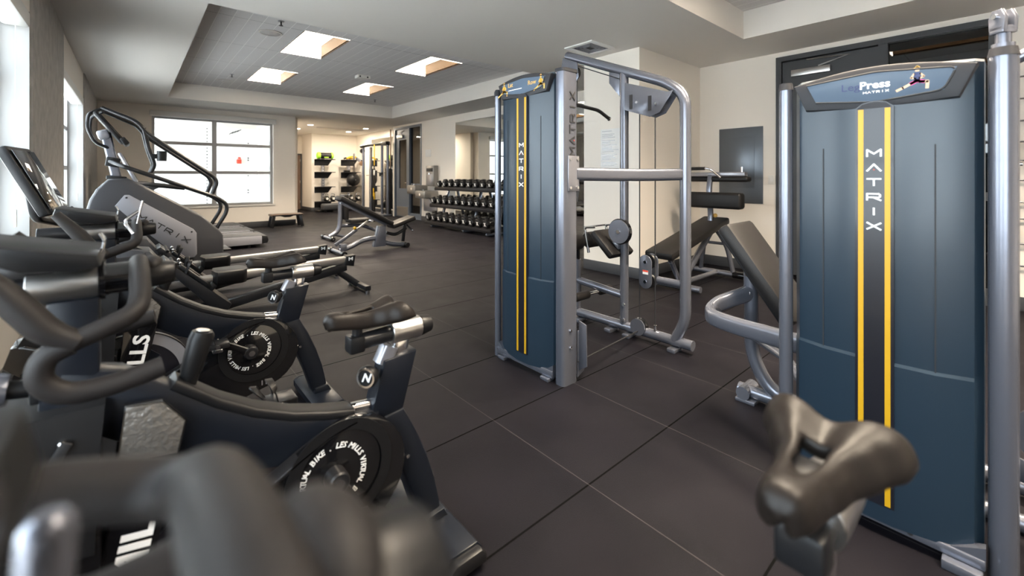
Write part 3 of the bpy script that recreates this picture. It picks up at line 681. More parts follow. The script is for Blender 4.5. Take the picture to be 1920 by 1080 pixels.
    for k in range(3):
        x = -.235+.055*k; B(M().obox((x, -.1025+.003*k, .655), (.018, .006, .11), (.12, .5, 0), .002), 'slot', 'slot_dark', sh); B(M().sphere((x+.018, -.1035+.003*k, .70), .007, n=10), 'slot_pin', 'chrome', sh)
    k2 = B(M().cyl((-.20, 0, .80), (-.14, 0, .79), .018, n=12).box(-.16, -.13, -.03, .03, .765, .815, .006), 'post_lock', 'black_plastic')
    B(M().lathe([(0, 0), (.030, 0), (.034, .012), (.034, .03), (.028, .04), (0, .04)], (-.19, 0, .80), (-1, 0, .1), 18), 'lock_knob', 'silver_paint', k2)
    # fore-aft tube on top of the post
    zt = 1.002+hz
    tb = B(M().cyl((-.285, 0, zt), (-.145, 0, zt), .026, bev=.002), 'handlebar_tube', 'black_satin')
    B(M().cyl((-.165, 0, zt), (-.056, 0, zt), .041, bev=.002, n=32), 'tube_sleeve', 'brushed_steel', tb)
    B(M().cyl((-.058, 0, zt), (.015, 0, zt), .034, bev=.003, n=28).cyl((-.056, 0, zt), (-.046, 0, zt), .044, n=28), 'tube_neck', 'gloss_black', tb)
    B(M().lathe([(0, 0), (.030, 0), (.033, .01), (.026, .058), (.022, .062), (0, .062)], (.014, 0, zt), (1, 0, 0), 24), 'tube_knob', 'black_plastic', tb)
    # drop handlebar
    hb = M(); h = hz
    pts = [(-.10, -.215, .925+tilt), (-.045, -.212, .945+tilt*.5), (.004, -.195, .962), (.012, -.155, .985), (.010, -.085, 1.018), (.010, 0, 1.034), (.010, .085, 1.018), (.012, .155, .985), (.004, .195, .962), (-.045, .212, .945+tilt*.5), (-.10, .215, .925+tilt)]
    hb.tube([(x, y, z+h) for x, y, z in fillet(pts, .03, 3)], .0185, n=16)
    hb = B(hb, 'handlebar', 'grip_rubber', smooth=70)
    B(M().sphere((.034, .008, 1.022+h), .022, (1, 1.6, 1), 20), 'bar_clamp', 'grip_rubber', hb, smooth=80)
    for k in (-1, 1):
        B(M().tube([(x, k*y, z+h+tilt) for x, y, z in fillet([(-.085, .215, .928), (-.118, .215, .915), (-.128, .216, .875), (-.095, .216, .838), (-.03, .212, .835), (.045, .205, .848)], .03, 4)], .0195, n=16), 'drop_grip', 'grip_rubber', hb, smooth=70)
        q = fillet([(-.075, .215, .93), (-.115, .214, .955), (-.165, .210, 1.03), (-.215, .205, 1.092)], .03, 4)
        sc = [(1., 1.)]*len(q); sc = [(1+.35*i/len(q), 1.) for i in range(len(q))]
        B(M().tube([(x, k*y, z+h) for x, y, z in q], .021, n=16, scales=sc, caps=True) if False else M().sweep([V((x, k*y, z+h+tilt)) for x, y, z in q], [(.026*math.cos(2*PI*i/16), .020*math.sin(2*PI*i/16)) for i in range(16)], up=(1, 0, .6), scales=[.9+.25*math.sin(PI*min(1, i/len(q)*1.1)) for i in range(len(q)-1)]+[.8]), 'hood_grip', 'grip_rubber', hb, smooth=70)
    # tablet tray
    tr = B(M().prism([(-.232, 1.085+h), (-.225, 1.108+h), (-.055, 1.072+h), (-.05, 1.048+h), (-.085, 1.040+h), (-.16, 1.048+h)], 'xz', -.115, .115, .008), 'tablet_tray', 'black_plastic')
    B(M().rbar([(-.070, 0, 1.06+h), (-.052, 0, 1.062+h), (-.048, 0, 1.09+h), (-.056, 0, 1.105+h)], .025, .006, .01, .002), 'tray_clip', 'chrome', tr)
    B(M().tube([(-.20, -.05, 1.06+h), (-.17, -.03, zt+.02)], .010).tube([(-.20, .05, 1.06+h), (-.17, .03, zt+.02)], .010) if False else M().box(-.21, -.12, -.03, .03, zt+.02, 1.062+h, .006), 'tray_mount', 'black_satin', tr)
    return root
b1 = make_bike(.165, math.radians(70), .062, .072, 'nearest indoor bike, its drop handlebar and raised saddle filling the foreground', .02, .075, .06)
make_bike(1.33, math.radians(-60), 0., 0., 'middle indoor bike with black flywheel guard and full saddle in view')
b3 = make_bike(2.50, math.radians(148), 0., 0., 'third indoor bike, farthest of the bikes, before the rowing machines')
ph = M().rbar([(.012, 2.40, 1.035), (.02, 2.40, 1.08), (.03, 2.40, 1.13)], .022, .008, .01, .003)
ph.build('phone_arm', 'chrome', b3)
M().tube([(.0, 2.33, 1.0), (-.03, 2.35, 1.05), (.02, 2.40, 1.09)], .006, .02, 8).build('arm_rod', 'chrome', b3)
M().tube([(-.042, .270, .86), (-.029, .285, 1.07)], .0105, n=14, caps=True).tube([(-.09, .28, .99), (-.034, .28, .99)], .008, n=10).build('phone_arm', 'silver_paint', b1)
# ================================================================== weight machines
def tower(t, X, ya, yb, ztop, kind):
    """selectorised weight tower whose front faces -x; ya is the near side (right in view), yb the far side"""
    yc = (ya+yb)/2; dep = .17
    # moulded front shell
    prof = [(X+dep, ya), (X+.07, ya), (X+.035, ya+.02), (X+.005, ya+.105), (X-.004, yc-.05), (X-.004, yc+.05), (X+.005, yb-.105), (X+.035, yb-.02), (X+.07, yb), (X+dep, yb)]
    sh = M(); n = 13
    rings = []
    zl, zs = .075, .60
    for z, k in ((zl, .006), (zl+.05, .006), (zs-.01, .006), (zs, .0), (zs+.01, 0), (ztop-.26, 0), (ztop-.10, .0), (ztop-.05, .0), (ztop-.012, .006), (ztop+.0, .03)):
        rings.append([(x-(k if z < zs else -k), y, z-(.03*(1-((y-yc)/(yb-yc))**2) if z == zl else 0)) for x, y in prof])
    sh.loft(rings); s = sh.build('front_shroud', 'shroud', t, smooth=28)
    # seams in the shell
    for y in (ya+.105, yb-.105): M().box(X+.0035, X+.0065, y-.0018, y+.0018, .10, ztop-.27).build('shroud_seam', 'slot_dark', s)
    # weight window strip with yellow edges and stacked letters
    wa, wb = yc-.044, yc+.044
    w = M().prism([(wa-.008, .105), (wb+.008, .105), (wb+.008, ztop-.135), (wb-.012, ztop-.118), (yc, ztop-.112), (wa+.012, ztop-.118), (wa-.008, ztop-.135)], 'yz', X-.0155, X-.003).build('weight_window', 'strip_black', t)
    for y in (wa+.008, wb-.008): M().box(X-.0168, X-.0155, y-.0075, y+.0075, .11, ztop-.14).build('yellow_line', 'yellow_paint', w)
    M().prism([(wb+.004, ztop-.138), (wb-.012, ztop-.122), (yc, ztop-.116), (wa+.012, ztop-.122), (wa-.004, ztop-.138)], 'yz', X-.0168, X-.0155).build('speaker_mesh', 'shroud_trim', w)
    mz = {'lat': 1.307, 'press': 1.186}[kind]
    wide_letters('lettering', 'MATRIX', .037, .023, .0275, frame((X-.0157, yc, mz), (0, -1, 0), (0, 0, 1)), 'white_print', w, th=.24, vertical=True)
    # arched header with the name plate
    arc = [(yb-.02, ztop-.10)]
    top = []
    for k in range(n+1):
        s_ = k/n; y = yb-.01+(ya+.01-yb+.01)*s_; top.append((y, ztop-.045+.055*math.sin(PI*(.12+.76*s_))))
    hp = [(yb-.05, ztop-.125)]+[(y, z) for y, z in top]+[(ya+.05, ztop-.125), (yc, ztop-.14)]
    hd = M().prism(hp, 'yz', X-.006, X+.13, .010).build('header', 'shroud_trim', t)
    fp = [(yb-.055, ztop-.030), (yc, ztop-.012), (ya+.055, ztop-.030), (ya+.085, ztop-.098), (yc, ztop-.116), (yb-.085, ztop-.098)]
    pl = M().prism(fp, 'yz', X-.0085, X-.005, .001).build('name_plate', 'sign_face', hd)
    M().rbar([(X-.007, y, z) for y, z in fp], .006, .006, .02, .002, closed=False).build('plate_rim', 'slot_dark', hd)
    return s, pl
def figure(parent, o, sc, skin='skin_print', top='navy_print', low='pink_print'):
    """small flat exercise pictogram on a name plate facing -x: a lunging figure"""
    def L(name, pts, r, mt):
        m = M()
        for a, b in zip(pts, pts[1:]):
            A, B_ = V((a[0], a[1])), V((b[0], b[1])); D = (B_-A).normalized(); P = V((-D.y, D.x))*r
            m.prism([(p.x, p.y) for p in (A-P-D*r*.5, B_-P+D*r*.5, B_+P+D*r*.5, A+P-D*r*.5)], 'xy', 0, .0008)
        m.rot(frame(o, (0, -sc, 0), (0, 0, sc)) @ Matrix.Scale(sc, 4)); m.build(name, mt, parent)
    L('figure_leg', [(-.10, -.25), (-.55, -.50), (-.80, -.62)], .065, skin); L('figure_leg', [(.10, -.25), (.42, -.28), (.40, -.62)], .07, skin)
    L('figure_shorts', [(-.22, -.32), (0, -.2), (.28, -.27)], .09, low); L('figure_top', [(0, -.2), (.03, .18)], .13, top)
    L('figure_arm', [(-.10, .18), (-.22, -.02), (-.05, -.08)], .045, skin); L('figure_arm', [(.14, .18), (.28, 0), (.10, -.08)], .045, skin)
    L('figure_head', [(.02, .33), (.03, .47)], .085, skin); L('figure_hair', [(-.06, .47), (.02, .56), (.09, .50)], .045, 'orange_print')
# ------------------------------------------------------------------ lat pulldown and row machine
t = thing('lat_pulldown_machine', 'tall lat pulldown machine in the middle of the room with grey cable frame', 'weight machine', (2.2, 2.0, 0))
X = 1.885; ya, yb = 1.795, 2.315
s, pl = tower(t, X, ya, yb, 1.875, 'lat')
M().cyl((1.905, 2.335, 0), (1.905, 2.335, 1.79), .022, n=22).build('side_post', 'silver_paint', t)
M().lathe([(0, 0), (.028, 0), (.026, .03), (.018, .045), (0, .048)], (1.905, 2.335, 1.785), (0, 0, 1), 20).build('post_cap', 'shroud_trim', t)
p = M().rbar([(1.955, 1.75, 0), (1.955, 1.75, 1.855)], .075, .13, bev=.022, up=(1, 0, 0)).build('side_column', 'silver_paint', t)
M().rbar([(1.955, 1.75, 1.853), (1.955, 1.75, 1.872)], .082, .136, bev=.022, up=(1, 0, 0)).build('column_cap', 'shroud_trim', p)
wide_letters('lettering', 'MATRIX', .045, .042, .021, frame((1.966, 1.7115, 1.545), (0, 0, 1), (-1, 0, 0)), 'slot_dark', p, th=.2)
for x in (1.95, ):
    for z in (.22, .32): M().cyl((x, 1.711, z), (x, 1.705, z), .009, n=8).build('bolt', 'chrome', p)
M().box(1.885, 1.935, 1.80, 2.33, .02, .065, .006).prism([(1.80, .06), (1.86, .06), (1.80, .10)], 'yz', 1.89, 1.93).prism([(2.31, .06), (2.26, .06), (2.31, .10)], 'yz', 1.89, 1.93).build('base_plate', 'silver_paint', t)
for y in (1.85, 2.26): M().box(1.865, 1.93, y-.035, y+.035, 0, .02, .004).build('foot_plate', 'silver_paint', t)
M().box(2.03, 2.11, 1.81, 1.86, .0, .06, .006).box(2.03, 2.11, 2.27, 2.32, 0, .06, .006).build('base_rail', 'silver_paint', t)
M().box(2.04, 2.11, ya+.03, yb-.01, .08, 1.80, .03).build('rear_shroud', 'shroud', t)
text('lettering', 'Lat', .040, frame((X-.0092, 2.17, 1.832), (0, -1, 0), (0, 0, 1)), 'orange_print', pl)
text('lettering', 'Row', .040, frame((X-.0092, 1.965, 1.820), (0, -1, 0), (0, 0, 1)), 'orange_print', pl)
M().box(X-.0092, X-.0085, 2.06, 2.19, 1.796, 1.801).build('print_line', 'white_print', pl)
figure(pl, (X-.0088, 2.235, 1.815), .075, 'orange_print', 'yellow_paint', 'orange_print'); figure(pl, (X-.0088, 1.888, 1.815), .075, 'orange_print', 'yellow_paint', 'orange_print')
# cable frame standing behind it, in one plane
FX = 2.90; r = .038
fr = M().tube([(FX, 2.58, 2.30), (FX, 1.62, 1.905), (FX, 1.49, 1.80), (FX, 1.49, .22), (FX, 1.565, .075)], r, [.18, .18, .1, .12] and .14, 18).build('boom', 'silver_paint', t)
M().tube([(FX, 1.99, .05), (FX, 1.99, 2.045)], .034, n=18).build('main_upright', 'silver_paint', t)
b = M().tube([(FX, 1.435, .065), (FX, 2.52, .065)], .036, n=18).build('base_tube', 'silver_paint', t)
for y in (1.56, 1.93, 2.10, 2.42): M().box(FX-.075, FX+.075, y-.03, y+.03, 0, .028, .004).build('foot_plate', 'silver_paint', b)
M().tube([(FX, 2.0, .30), (FX, 2.52, .345)], .030, n=16).build('seat_rail', 'silver_paint', t)
u = M().tube([(FX, 2.46, .07), (FX, 2.46, .52)], .027, n=16).build('roller_post', 'silver_paint', t)
M().tube([(FX, 2.46, .50), (FX, 2.46, .66)], .018, n=12).build('roller_stem', 'gloss_black', u)
for k in (-1, 1):
    a, b_ = sorted((FX+k*.05, FX+k*.30)); rl = M().lathe([(0, 0), (.060, 0), (.068, .01), (.068, .24), (.060, .25), (0, .25)], (a, 2.40, .685), (1, 0, 0), 22).build('thigh_roller', 'vinyl_black', u)
    M().cyl((FX+k*.305, 2.40, .685), (FX+k*.300, 2.40, .685), .024, n=14).build('roller_cap', 'chrome', rl)
M().cyl((FX-.30, 2.40, .685), (FX+.30, 2.40, .685), .016, n=12).build('roller_axle', 'chrome', u)
# foot bar with black grips
M().cyl((FX-.11, 2.29, .262), (FX+.11, 2.29, .262), .014, n=12).build('foot_bar', 'chrome', t)
for k in (-1, 1): M().lathe([(0, 0), (.026, .0), (.034, .012), (.034, .15), (.026, .165), (0, .165)], (FX+k*.07, 2.29, .262), (k, 0, 0), 18).build('foot_grip', 'grip_rubber', t)
# seat pad folded on the upright, with chrome handle
M().obox((FX, 2.105, .70), (.30, .26, .06), (.75, 0, 0), .02).build('seat_pad', 'vinyl_black', t)
M().rbar([(FX-.14, 2.17, .83), (FX-.14, 2.27, .82), (FX-.14, 2.23, .62)], .018, .018, .02, .004).build('seat_handle', 'chrome', t)
M().rbar([(FX+.14, 2.17, .83), (FX+.14, 2.27, .82), (FX+.14, 2.23, .62)], .018, .018, .02, .004).build('seat_handle', 'chrome', t)
M().cyl((FX-.14, 2.27, .822), (FX+.14, 2.27, .822), .008, n=8).build('handle_bar', 'chrome', t)
M().beam((FX, 2.02, .66), (FX, 2.13, .67), .08, .10, .01).build('seat_bracket', 'silver_dark', t)
c = M().lathe([(0, 0), (.092, 0), (.092, .012), (0, .012)], (FX-.062, 1.995, .805), (-1, 0, 0), 30).build('cam_plate', 'silver_paint', t)
M().lathe([(.082, 0), (.1, 0), (.1, .025), (.082, .025)], (FX-.036, 1.995, .805), (-1, 0, 0), 30).build('cam_rim', 'gloss_black', c)
M().cyl((FX-.074, 1.995, .805), (FX-.082, 1.995, .805), .016, n=10).build('bolt', 'chrome', c)
# pulley plates under the boom
def plateX(m, poly, x0, x1): return m.prism(poly, 'yz', x0, x1, .002)
g = M(); g = plateX(g, [(1.955, 1.955), (1.60, 1.835), (1.555, 1.84), (1.66, 1.695), (1.74, 1.67), (1.96, 1.745)], FX-.045, FX-.037); g.build('pulley_plate', 'silver_paint', t)
g = M(); plateX(g, [(1.955, 1.955), (1.60, 1.835), (1.555, 1.84), (1.66, 1.695), (1.74, 1.67), (1.96, 1.745)], FX+.037, FX+.045); g.build('pulley_plate', 'silver_paint', t)
for y, z in ((1.90, 1.80), (1.74, 1.77)):
    M().lathe([(0, 0), (.058, 0), (.062, .006), (.056, .013), (.062, .020), (.058, .026), (0, .026)], (FX-.013, y, z), (1, 0, 0), 24).build('pulley', 'black_plastic', t)
    M().cyl((FX-.052, y-.05, z-.01), (FX+.052, y-.05, z-.01), .010, n=8).build('pulley_bolt', 'chrome', t)
    M().box(FX-.0465, FX-.0445, y-.014, y+.014, z-.055, z+.055, .0).build('plate_slot', 'slot_dark', t)
M().prism([(2.02, 2.04), (2.12, 2.07), (2.12, 1.98), (2.02, 1.86)], 'yz', FX-.02, FX-.008, .002).prism([(2.02, 2.04), (2.12, 2.07), (2.12, 1.98), (2.02, 1.86)], 'yz', FX+.008, FX+.02, .002).build('gusset', 'silver_paint', t)
M().prism([(2.60, 2.28), (2.44, 2.21), (2.42, 2.08), (2.47, 2.02), (2.56, 2.12), (2.62, 2.2)], 'yz', FX-.04, FX-.03, .002).build('pulley_plate', 'silver_paint', t)
M().lathe([(0, 0), (.06, 0), (.055, .013), (.06, .026), (0, .026)], (FX-.013, 2.50, 2.13), (1, 0, 0), 24).build('pulley', 'black_plastic', t)
# lat bar
M().tube([(FX, 2.47, 2.06), (FX, 2.47, 1.86)], .004, n=6).build('lat_cable', 'slot_dark', t)
lb = M().tube([(FX-.45, 2.47, 1.775), (FX-.30, 2.47, 1.835), (FX-.02, 2.47, 1.85), (FX+.02, 2.47, 1.85), (FX+.30, 2.47, 1.835), (FX+.45, 2.47, 1.775)], .016, .05, 12).build('lat_bar', 'black_satin', t)
for k in (-1, 1): M().cyl((FX+k*.445, 2.47, 1.777), (FX+k*.46, 2.47, 1.771), .020, n=12).build('bar_end', 'chrome', lb)
# cables
M().tube([(FX-.012, 1.845, 1.76), (FX-.012, 1.845, .13)], .0045, n=6).build('cable', 'slot_dark', t)
M().tube([(FX-.012, 1.715, 1.74), (FX-.012, 1.715, .11)], .0045, n=6).build('cable', 'slot_dark', t)
M().tube([(FX-.01, 1.955, 1.95), (FX-.01, 1.955, .55)], .004, n=6).build('cable', 'slot_dark', t)
M().tube([(FX-.02, 2.44, 2.18), (FX-.02, 2.0, 1.99)], .0045, n=6).build('cable', 'slot_dark', t)
M().tube([(FX-.03, 1.845, .07), (2.02, 1.715, .115)], .0045, n=6).build('cable', 'slot_dark', t)
for x in (FX-.05, FX+.04):
    q = [(1.775+.052*math.cos(a), .60+.052*math.sin(a)) for a in [PI*k/10 for k in range(11)]]+[(1.775+.052*math.cos(a), .455+.052*math.sin(a)) for a in [PI+PI*k/10 for k in range(11)]]
    pp = M().prism(q, 'yz', x, x+.010, .002).build('pulley_block', 'silver_paint', t)
    if x < FX:
        for z in (.60, .455): M().cyl((x-.006, 1.775, z), (x, 1.775, z), .012, n=10).build('bolt', 'chrome', pp)
        M().box(x-.001, x, 1.75, 1.795, .51, .54).build('warning_sticker', 'white_sheet', pp); M().box(x-.0015, x-.001, 1.75, 1.795, .528, .54).build('sticker_band', 'red_paint', pp)
for z in (.60, .455): M().lathe([(0, 0), (.055, 0), (.050, .011), (.055, .022), (0, .022)], (FX-.011, 1.775, z), (1, 0, 0), 22).build('pulley', 'black_plastic', t)
M().tube([(FX, 1.49, .475), (FX, 1.70, .475)], .026, n=14).build('stub_tube', 'silver_paint', t)
pw = M().lathe([(0, 0), (.062, 0), (.062, .010), (0, .010)], (FX-.035, 1.845, .10), (-1, 0, 0), 24).build('floor_pulley', 'silver_paint', t)
M().lathe([(0, 0), (.064, 0), (.058, .02), (.064, .04), (0, .04)], (FX-.032, 1.845, .10), (1, 0, 0), 24).build('pulley_wheel', 'gloss_black', pw)
M().cyl((FX-.012, 1.715, .095), (FX-.012, 1.715, .14), .010, n=10).build('cable_anchor', 'chrome', t)
for z in (.12, .24): M().cyl((FX-.042, 1.975, z), (FX-.032, 1.975, z), .015, n=10).build('bolt', 'chrome', t)
# grey arm from the tower to the frame
M().rbar([(2.005, 1.725, 1.247), (2.35, 1.66, 1.242), (2.62, 1.58, 1.242), (FX-.01, 1.505, 1.247)], .05, .082, .2, .022).build('cross_arm', 'silver_paint', t)
pl2 = M().box(1.925, 2.022, 1.704, 1.712, 1.145, 1.355, .003).build('arm_plate', 'silver_dark', t)
for x in (1.94, 2.005):
    for z in (1.165, 1.335): M().cyl((x, 1.698, z), (x, 1.704, z), .009, n=8).build('bolt', 'chrome', pl2)
M().prism([(1.655, .10), (1.715, .06), (1.715, .36), (1.66, .345)], 'yz', 2.03, 2.038, .002).prism([(2.02, .02), (2.085, .05), (2.10, .08), (2.10, .285), (2.06, .30), (2.02, .30)], 'xz', 1.715, 1.722, .002).build('cable_guard', 'silver_paint', t)
for x, z in ((2.065, .235), (2.065, .14)): M().cyl((x, 1.715, z), (x, 1.709, z), .010, n=8).box(x-.003, x+.003, 1.711, 1.715, z-.035, z).build('key_slot', 'slot_dark', t)
# ------------------------------------------------------------------ leg press
t = thing('leg_press_machine', 'leg press weight machine on the right, blue-grey front lettered in white', 'weight machine', (2.2, .3, 0))
X = 1.945; ya, yb = .055, .567
s, pl = tower(t, X, ya, yb, 1.605, 'press')
# darker round shoulder piece over the header
M().cyl((1.965, .590, 0), (1.965, .590, 1.575), .024, n=24).build('side_post', 'silver_paint', t)
M().cyl((1.965, .590, 1.573), (1.965, .590, 1.60), .026, .022, n=24).build('post_cap', 'shroud_trim', t)
M().cyl((2.01, .015, 0), (2.01, .015, 1.60), .033, n=28).build('side_post', 'silver_paint', t)
M().cyl((2.01, .015, 1.598), (2.01, .015, 1.625), .035, .030, n=28).build('post_cap', 'shroud_trim', t)
M().box(1.945, 1.985, .05, .57, .03, .062, .005).prism([(.05, .055), (.14, .055), (.05, .10)], 'yz', 1.95, 1.98).prism([(.565, .055), (.50, .055), (.565, .10)], 'yz', 1.95, 1.98).build('base_plate', 'silver_paint', t)
for y in (.10, .53): M().box(1.915, 1.99, y-.045, y+.045, 0, .03, .004).build('foot_plate', 'silver_paint', t)
for y in (.22, .34): M().cyl((1.943, y, .047), (1.945, y, .047), .008, n=8).build('bolt', 'slot_dark', t)
M().box(2.112, 2.36, ya+.01, yb-.01, .06, 1.53, .03).build('rear_shroud', 'shroud', t)
fx = X-.0092
text('lettering', 'Leg', .036, frame((fx, .378, 1.548), (0, -1, 0), (0, 0, 1)), 'navy_print', pl, sx=1.1)
text('lettering', 'Press', .036, frame((fx, .3105, 1.5485), (0, -1, 0), (0, 0, 1)), 'white_print', pl, sx=1.08, bold=.001)
wide_letters('lettering', 'MATRIX', .0085, .0065, .0035, frame((fx, .307, 1.524), (0, -1, 0), (0, 0, 1)), 'white_print', pl, th=.3)
figure(pl, (X-.0088, .203, 1.557), .062)
# seat side of the machine
M().obox((2.56, .865, .735), (.34, .56, .075), (.95, 0, 0), .025).build('back_pad', 'vinyl_black', t)
M().obox((2.56, .880, .705), (.32, .55, .03), (.95, 0, 0), .01).build('pad_board', 'black_plastic', t)
M().tube([(2.56, .94, .76), (2.56, .935, .25), (2.56, .84, .08), (2.56, .66, .07)], .036, .16, 16).build('seat_upright', 'silver_paint', t)
for z in (.70, .60): M().cyl((2.515, .94, z), (2.525, .94, z), .014, n=10).build('bolt', 'chrome', t)
M().rbar([(2.56, .93, .60), (2.40, 1.055, .535), (2.28, 1.05, .50), (2.21, .90, .505), (2.10, .57, .53)], .055, .082, .08, .022).build('link_arm', 'silver_paint', t)
M().tube([(2.55, .92, .36), (2.35, .70, .36), (2.12, .55, .33)], .022, .03, 12).build('lower_link', 'silver_paint', t)
M().cyl((2.50, .96, .05), (2.64, .96, .05), .035, n=16).build('base_tube', 'silver_paint', t); M().box(2.50, 2.64, .90, 1.0, 0, .02, .004).build('foot_plate', 'silver_paint', t)
M().tube([(2.56, 1.0, .05), (2.56, -.9, .05)], .034, n=14).build('base_tube', 'silver_paint', t)
M().obox((2.56, .42, .46), (.34, .42, .07), (0, 0, 0), .025).build('seat_pad', 'vinyl_black', t)
M().box(2.52, 2.60, .38, .46, .05, .42, .008).build('seat_post', 'silver_paint', t)
# ------------------------------------------------------------------ cable machine behind the leg press, at the right edge
t = thing('cable_machine', 'chrome tube cable machine at the right edge behind the leg press', 'weight machine', (2.35, -.25, 0))
p = M().cyl((2.32, .018, 0), (2.32, .018, 1.76), .021, n=20).cyl((2.32, .018, 1.66), (2.32, .018, 1.70), .030, n=20).build('mast', 'silver_paint', t)
cm = Matrix.Translation((2.32, .018, 0)) @ Matrix.Rotation(-math.radians(41), 4, 'Z')
for k in (-1, 1): M().prism([(-.024, 1.745), (.024, 1.745), (.027, 1.79), (.015, 1.82), (-.015, 1.82), (-.027, 1.79)], 'yz', k*.018-.008, k*.018+.008, .003).rot(cm).build('clevis', 'silver_paint', p)
M().box(-.026, .026, -.024, .024, 1.735, 1.762, .005).rot(cm).build('clevis_base', 'silver_paint', p)
M().cyl((-.036, 0, 1.795), (.036, 0, 1.795), .009, n=12).rot(cm).build('clevis_pin', 'chrome', p)
M().tube([(2.32, -.01, 1.64), (2.34, -.40, 1.86), (2.36, -.9, 1.98)], .020, .1, 14).build('arm', 'silver_paint', t)
M().lathe([(0, 0), (.10, 0), (.10, .012), (0, .012)], (2.30, -.10, .36), (-1, 0, 0), 30).build('pulley_plate', 'silver_paint', t)
M().tube([(2.32, .018, .22), (2.30, -.45, .20)], .024, n=14).build('brace', 'silver_paint', t)
M().prism([(-.01, .27), (-.10, .24), (-.30, .16), (-.30, .13), (-.01, .19)], 'yz', 2.285, 2.295, .002).build('gusset', 'silver_paint', t)
M().tube([(2.32, .10, .03), (2.32, -1.0, .03)], .03, n=14).build('base_tube', 'silver_paint', t)
M().tube([(2.36, -.9, 1.98), (2.36, -.9, .05)], .030, n=16).build('rear_mast', 'silver_paint', t)
# ------------------------------------------------------------------ wall rack with chrome pegs at the right edge
t = thing('attachment_rack', 'wall rack with chrome pegs for cable attachments at the right edge', 'rack', (XR, -.2, .4))
M().box(XR-.035, XR, -.26, -.18, .30, 2.40, .004).build('rail', 'silver_dark', t)
for z in (.42, .62, .85, 1.00, 1.20, 1.38, 1.55, 1.74, 1.94, 2.14):
    q = M().tube([(XR-.02, -.20, z), (XR-.05, -.12, z), (XR-.05, .03, z)], .010, .02, 8).build('peg', 'chrome', t)
t2 = thing('grip_attachment', 'silver cable grip hanging on the peg rack at eye height', 'attachment', (XR-.07, -.02, 1.36))
M().cyl((XR-.083, -.03, 1.36), (XR-.083, -.03, 1.56), .020, n=12).build('grip', 'white_trim', t2); M().cyl((XR-.083, -.07, 1.345), (XR-.083, .01, 1.345), .020, n=12).build('swivel', 'chrome', t2)
t2 = thing('rope_attachment', 'dark rope attachment hanging low on the peg rack', 'rope', (XR-.07, -.03, .80))
M().tube([(XR-.083, -.03, 1.02), (XR-.085, .01, .90), (XR-.083, -.02, .75)], .020, .03, 10).build('rope', 'vinyl_black', t2); M().cyl((XR-.083, -.02, .74), (XR-.083, -.02, .70), .032, n=12).build('rope_end', 'gloss_black', t2)
# ================================================================== stair climber, treadmills, rowing machines
t = thing('stair_climber', 'tall stair climber with black handrails and silver side panel', 'stair climber', (.25, 7.7, 0))
Y0, Y1 = 7.35, 8.08
body = [(-.43, .84), (-.405, .95), (-.345, 1.08), (-.235, 1.205), (-.06, 1.21), (.06, 1.14), (.72, .69), (.92, .475), (.965, .40), (.97, .09), (.93, .04), (-.33, .04), (-.40, .12), (-.43, .5)]
M().prism(body, 'xz', Y0, Y0+.10, .03, 3).build('side_shell', 'climber_grey', t)
M().prism(body, 'xz', Y1-.10, Y1, .03, 3).build('side_shell', 'climber_grey', t)
core = [(-.41, .5), (-.385, .94), (-.33, 1.06), (-.225, 1.185), (-.08, 1.19), (-.02, 1.05), (.55, .55), (.85, .35), (.9, .06), (-.3, .06)]
M().prism(core, 'xz', Y0+.09, Y1-.09, .02).build('front_cowl', 'climber_grey', t)
for k in range(6): M().box(.05+.155*k, .30+.155*k, Y0+.11, Y1-.11, .93-.155*k, .96-.155*k, .006).build('step', 'black_plastic', t)
pan = [(-.175, .865), (-.085, 1.0), (-.04, 1.0), (.62, .515), (.655, .46), (.66, .17), (.63, .128), (.48, .128), (.165, .47)]
p = M().prism(pan, 'xz', Y0-.014, Y0+.02, .012).build('side_panel', 'panel_silver', t)
ax = V((.66, 0, -.48)).normalized()
wide_letters('lettering', 'MATRIX', .085, .058, .028, frame((.31, Y0-.0148, .545), ax, (.48, 0, .66)), 'slot_dark', p, th=.2)
for x, z in ((-.065, .965), (.60, .48)): M().cyl((x, Y0-.018, z), (x, Y0-.013, z), .012, n=8).build('panel_bolt', 'slot_dark', p)
M().rbar([(-.16, 7.72, 1.18), (-.27, 7.72, 1.80)], .16, .10, bev=.02, up=(1, 0, 0)).build('console_mast', 'silver_paint', t)
M().obox((-.165, 7.72, 1.215), (.20, .24, .05), (0, .1, 0), .012).build('mast_collar', 'black_plastic', t)
M().obox((-.20, 7.72, 1.42), (.14, .19, .12), (0, .17, 0), .012).build('mast_bracket', 'black_plastic', t)
c = M().obox((-.235, 7.72, 1.86), (.05, .48, .46), (0, -.62, 0), .02).build('console', 'black_plastic', t)
M().obox((-.209, 7.72, 1.878), (.004, .42, .36), (0, -.62, 0), .001).build('console_screen', 'screen', c)
M().obox((-.085, 7.72, 1.69), (.06, .50, .10), (0, -.62, 0), .015).build('console_ledge', 'black_plastic', c)
M().obox((-.29, 7.72, 1.77), (.12, .26, .12), (0, -.3, 0), .03).build('console_back', 'silver_dark', c)
def rail(nm, pts, r=.020, rad=.07): return M().tube(pts, r, rad, 14).build(nm, 'black_satin', t, smooth=60)
for y, nz in ((7.44, 0.), (8.02, 0.)):
    rail('upper_handrail', [(-.30, y+(.1 if y < 7.7 else -.1), 2.10), (.04, y, 1.945), (.13, y, 1.80), (.86, y, 1.235), (.90, y, 1.15), (.845, y, .99)], .026, .09)
    rail('support_rail', [(.10, y, 1.87), (.145, y, 1.62), (.215, y, 1.385), (.175, y, 1.29)], .024, .06)
    rail('lower_handrail', [(-.225, y+(.18 if y < 7.7 else -.18), 1.43), (-.12, y, 1.375), (.90, y, .935), (1.02, y, .835), (1.015, y, .72), (.72, y, .17)], .025, .09)
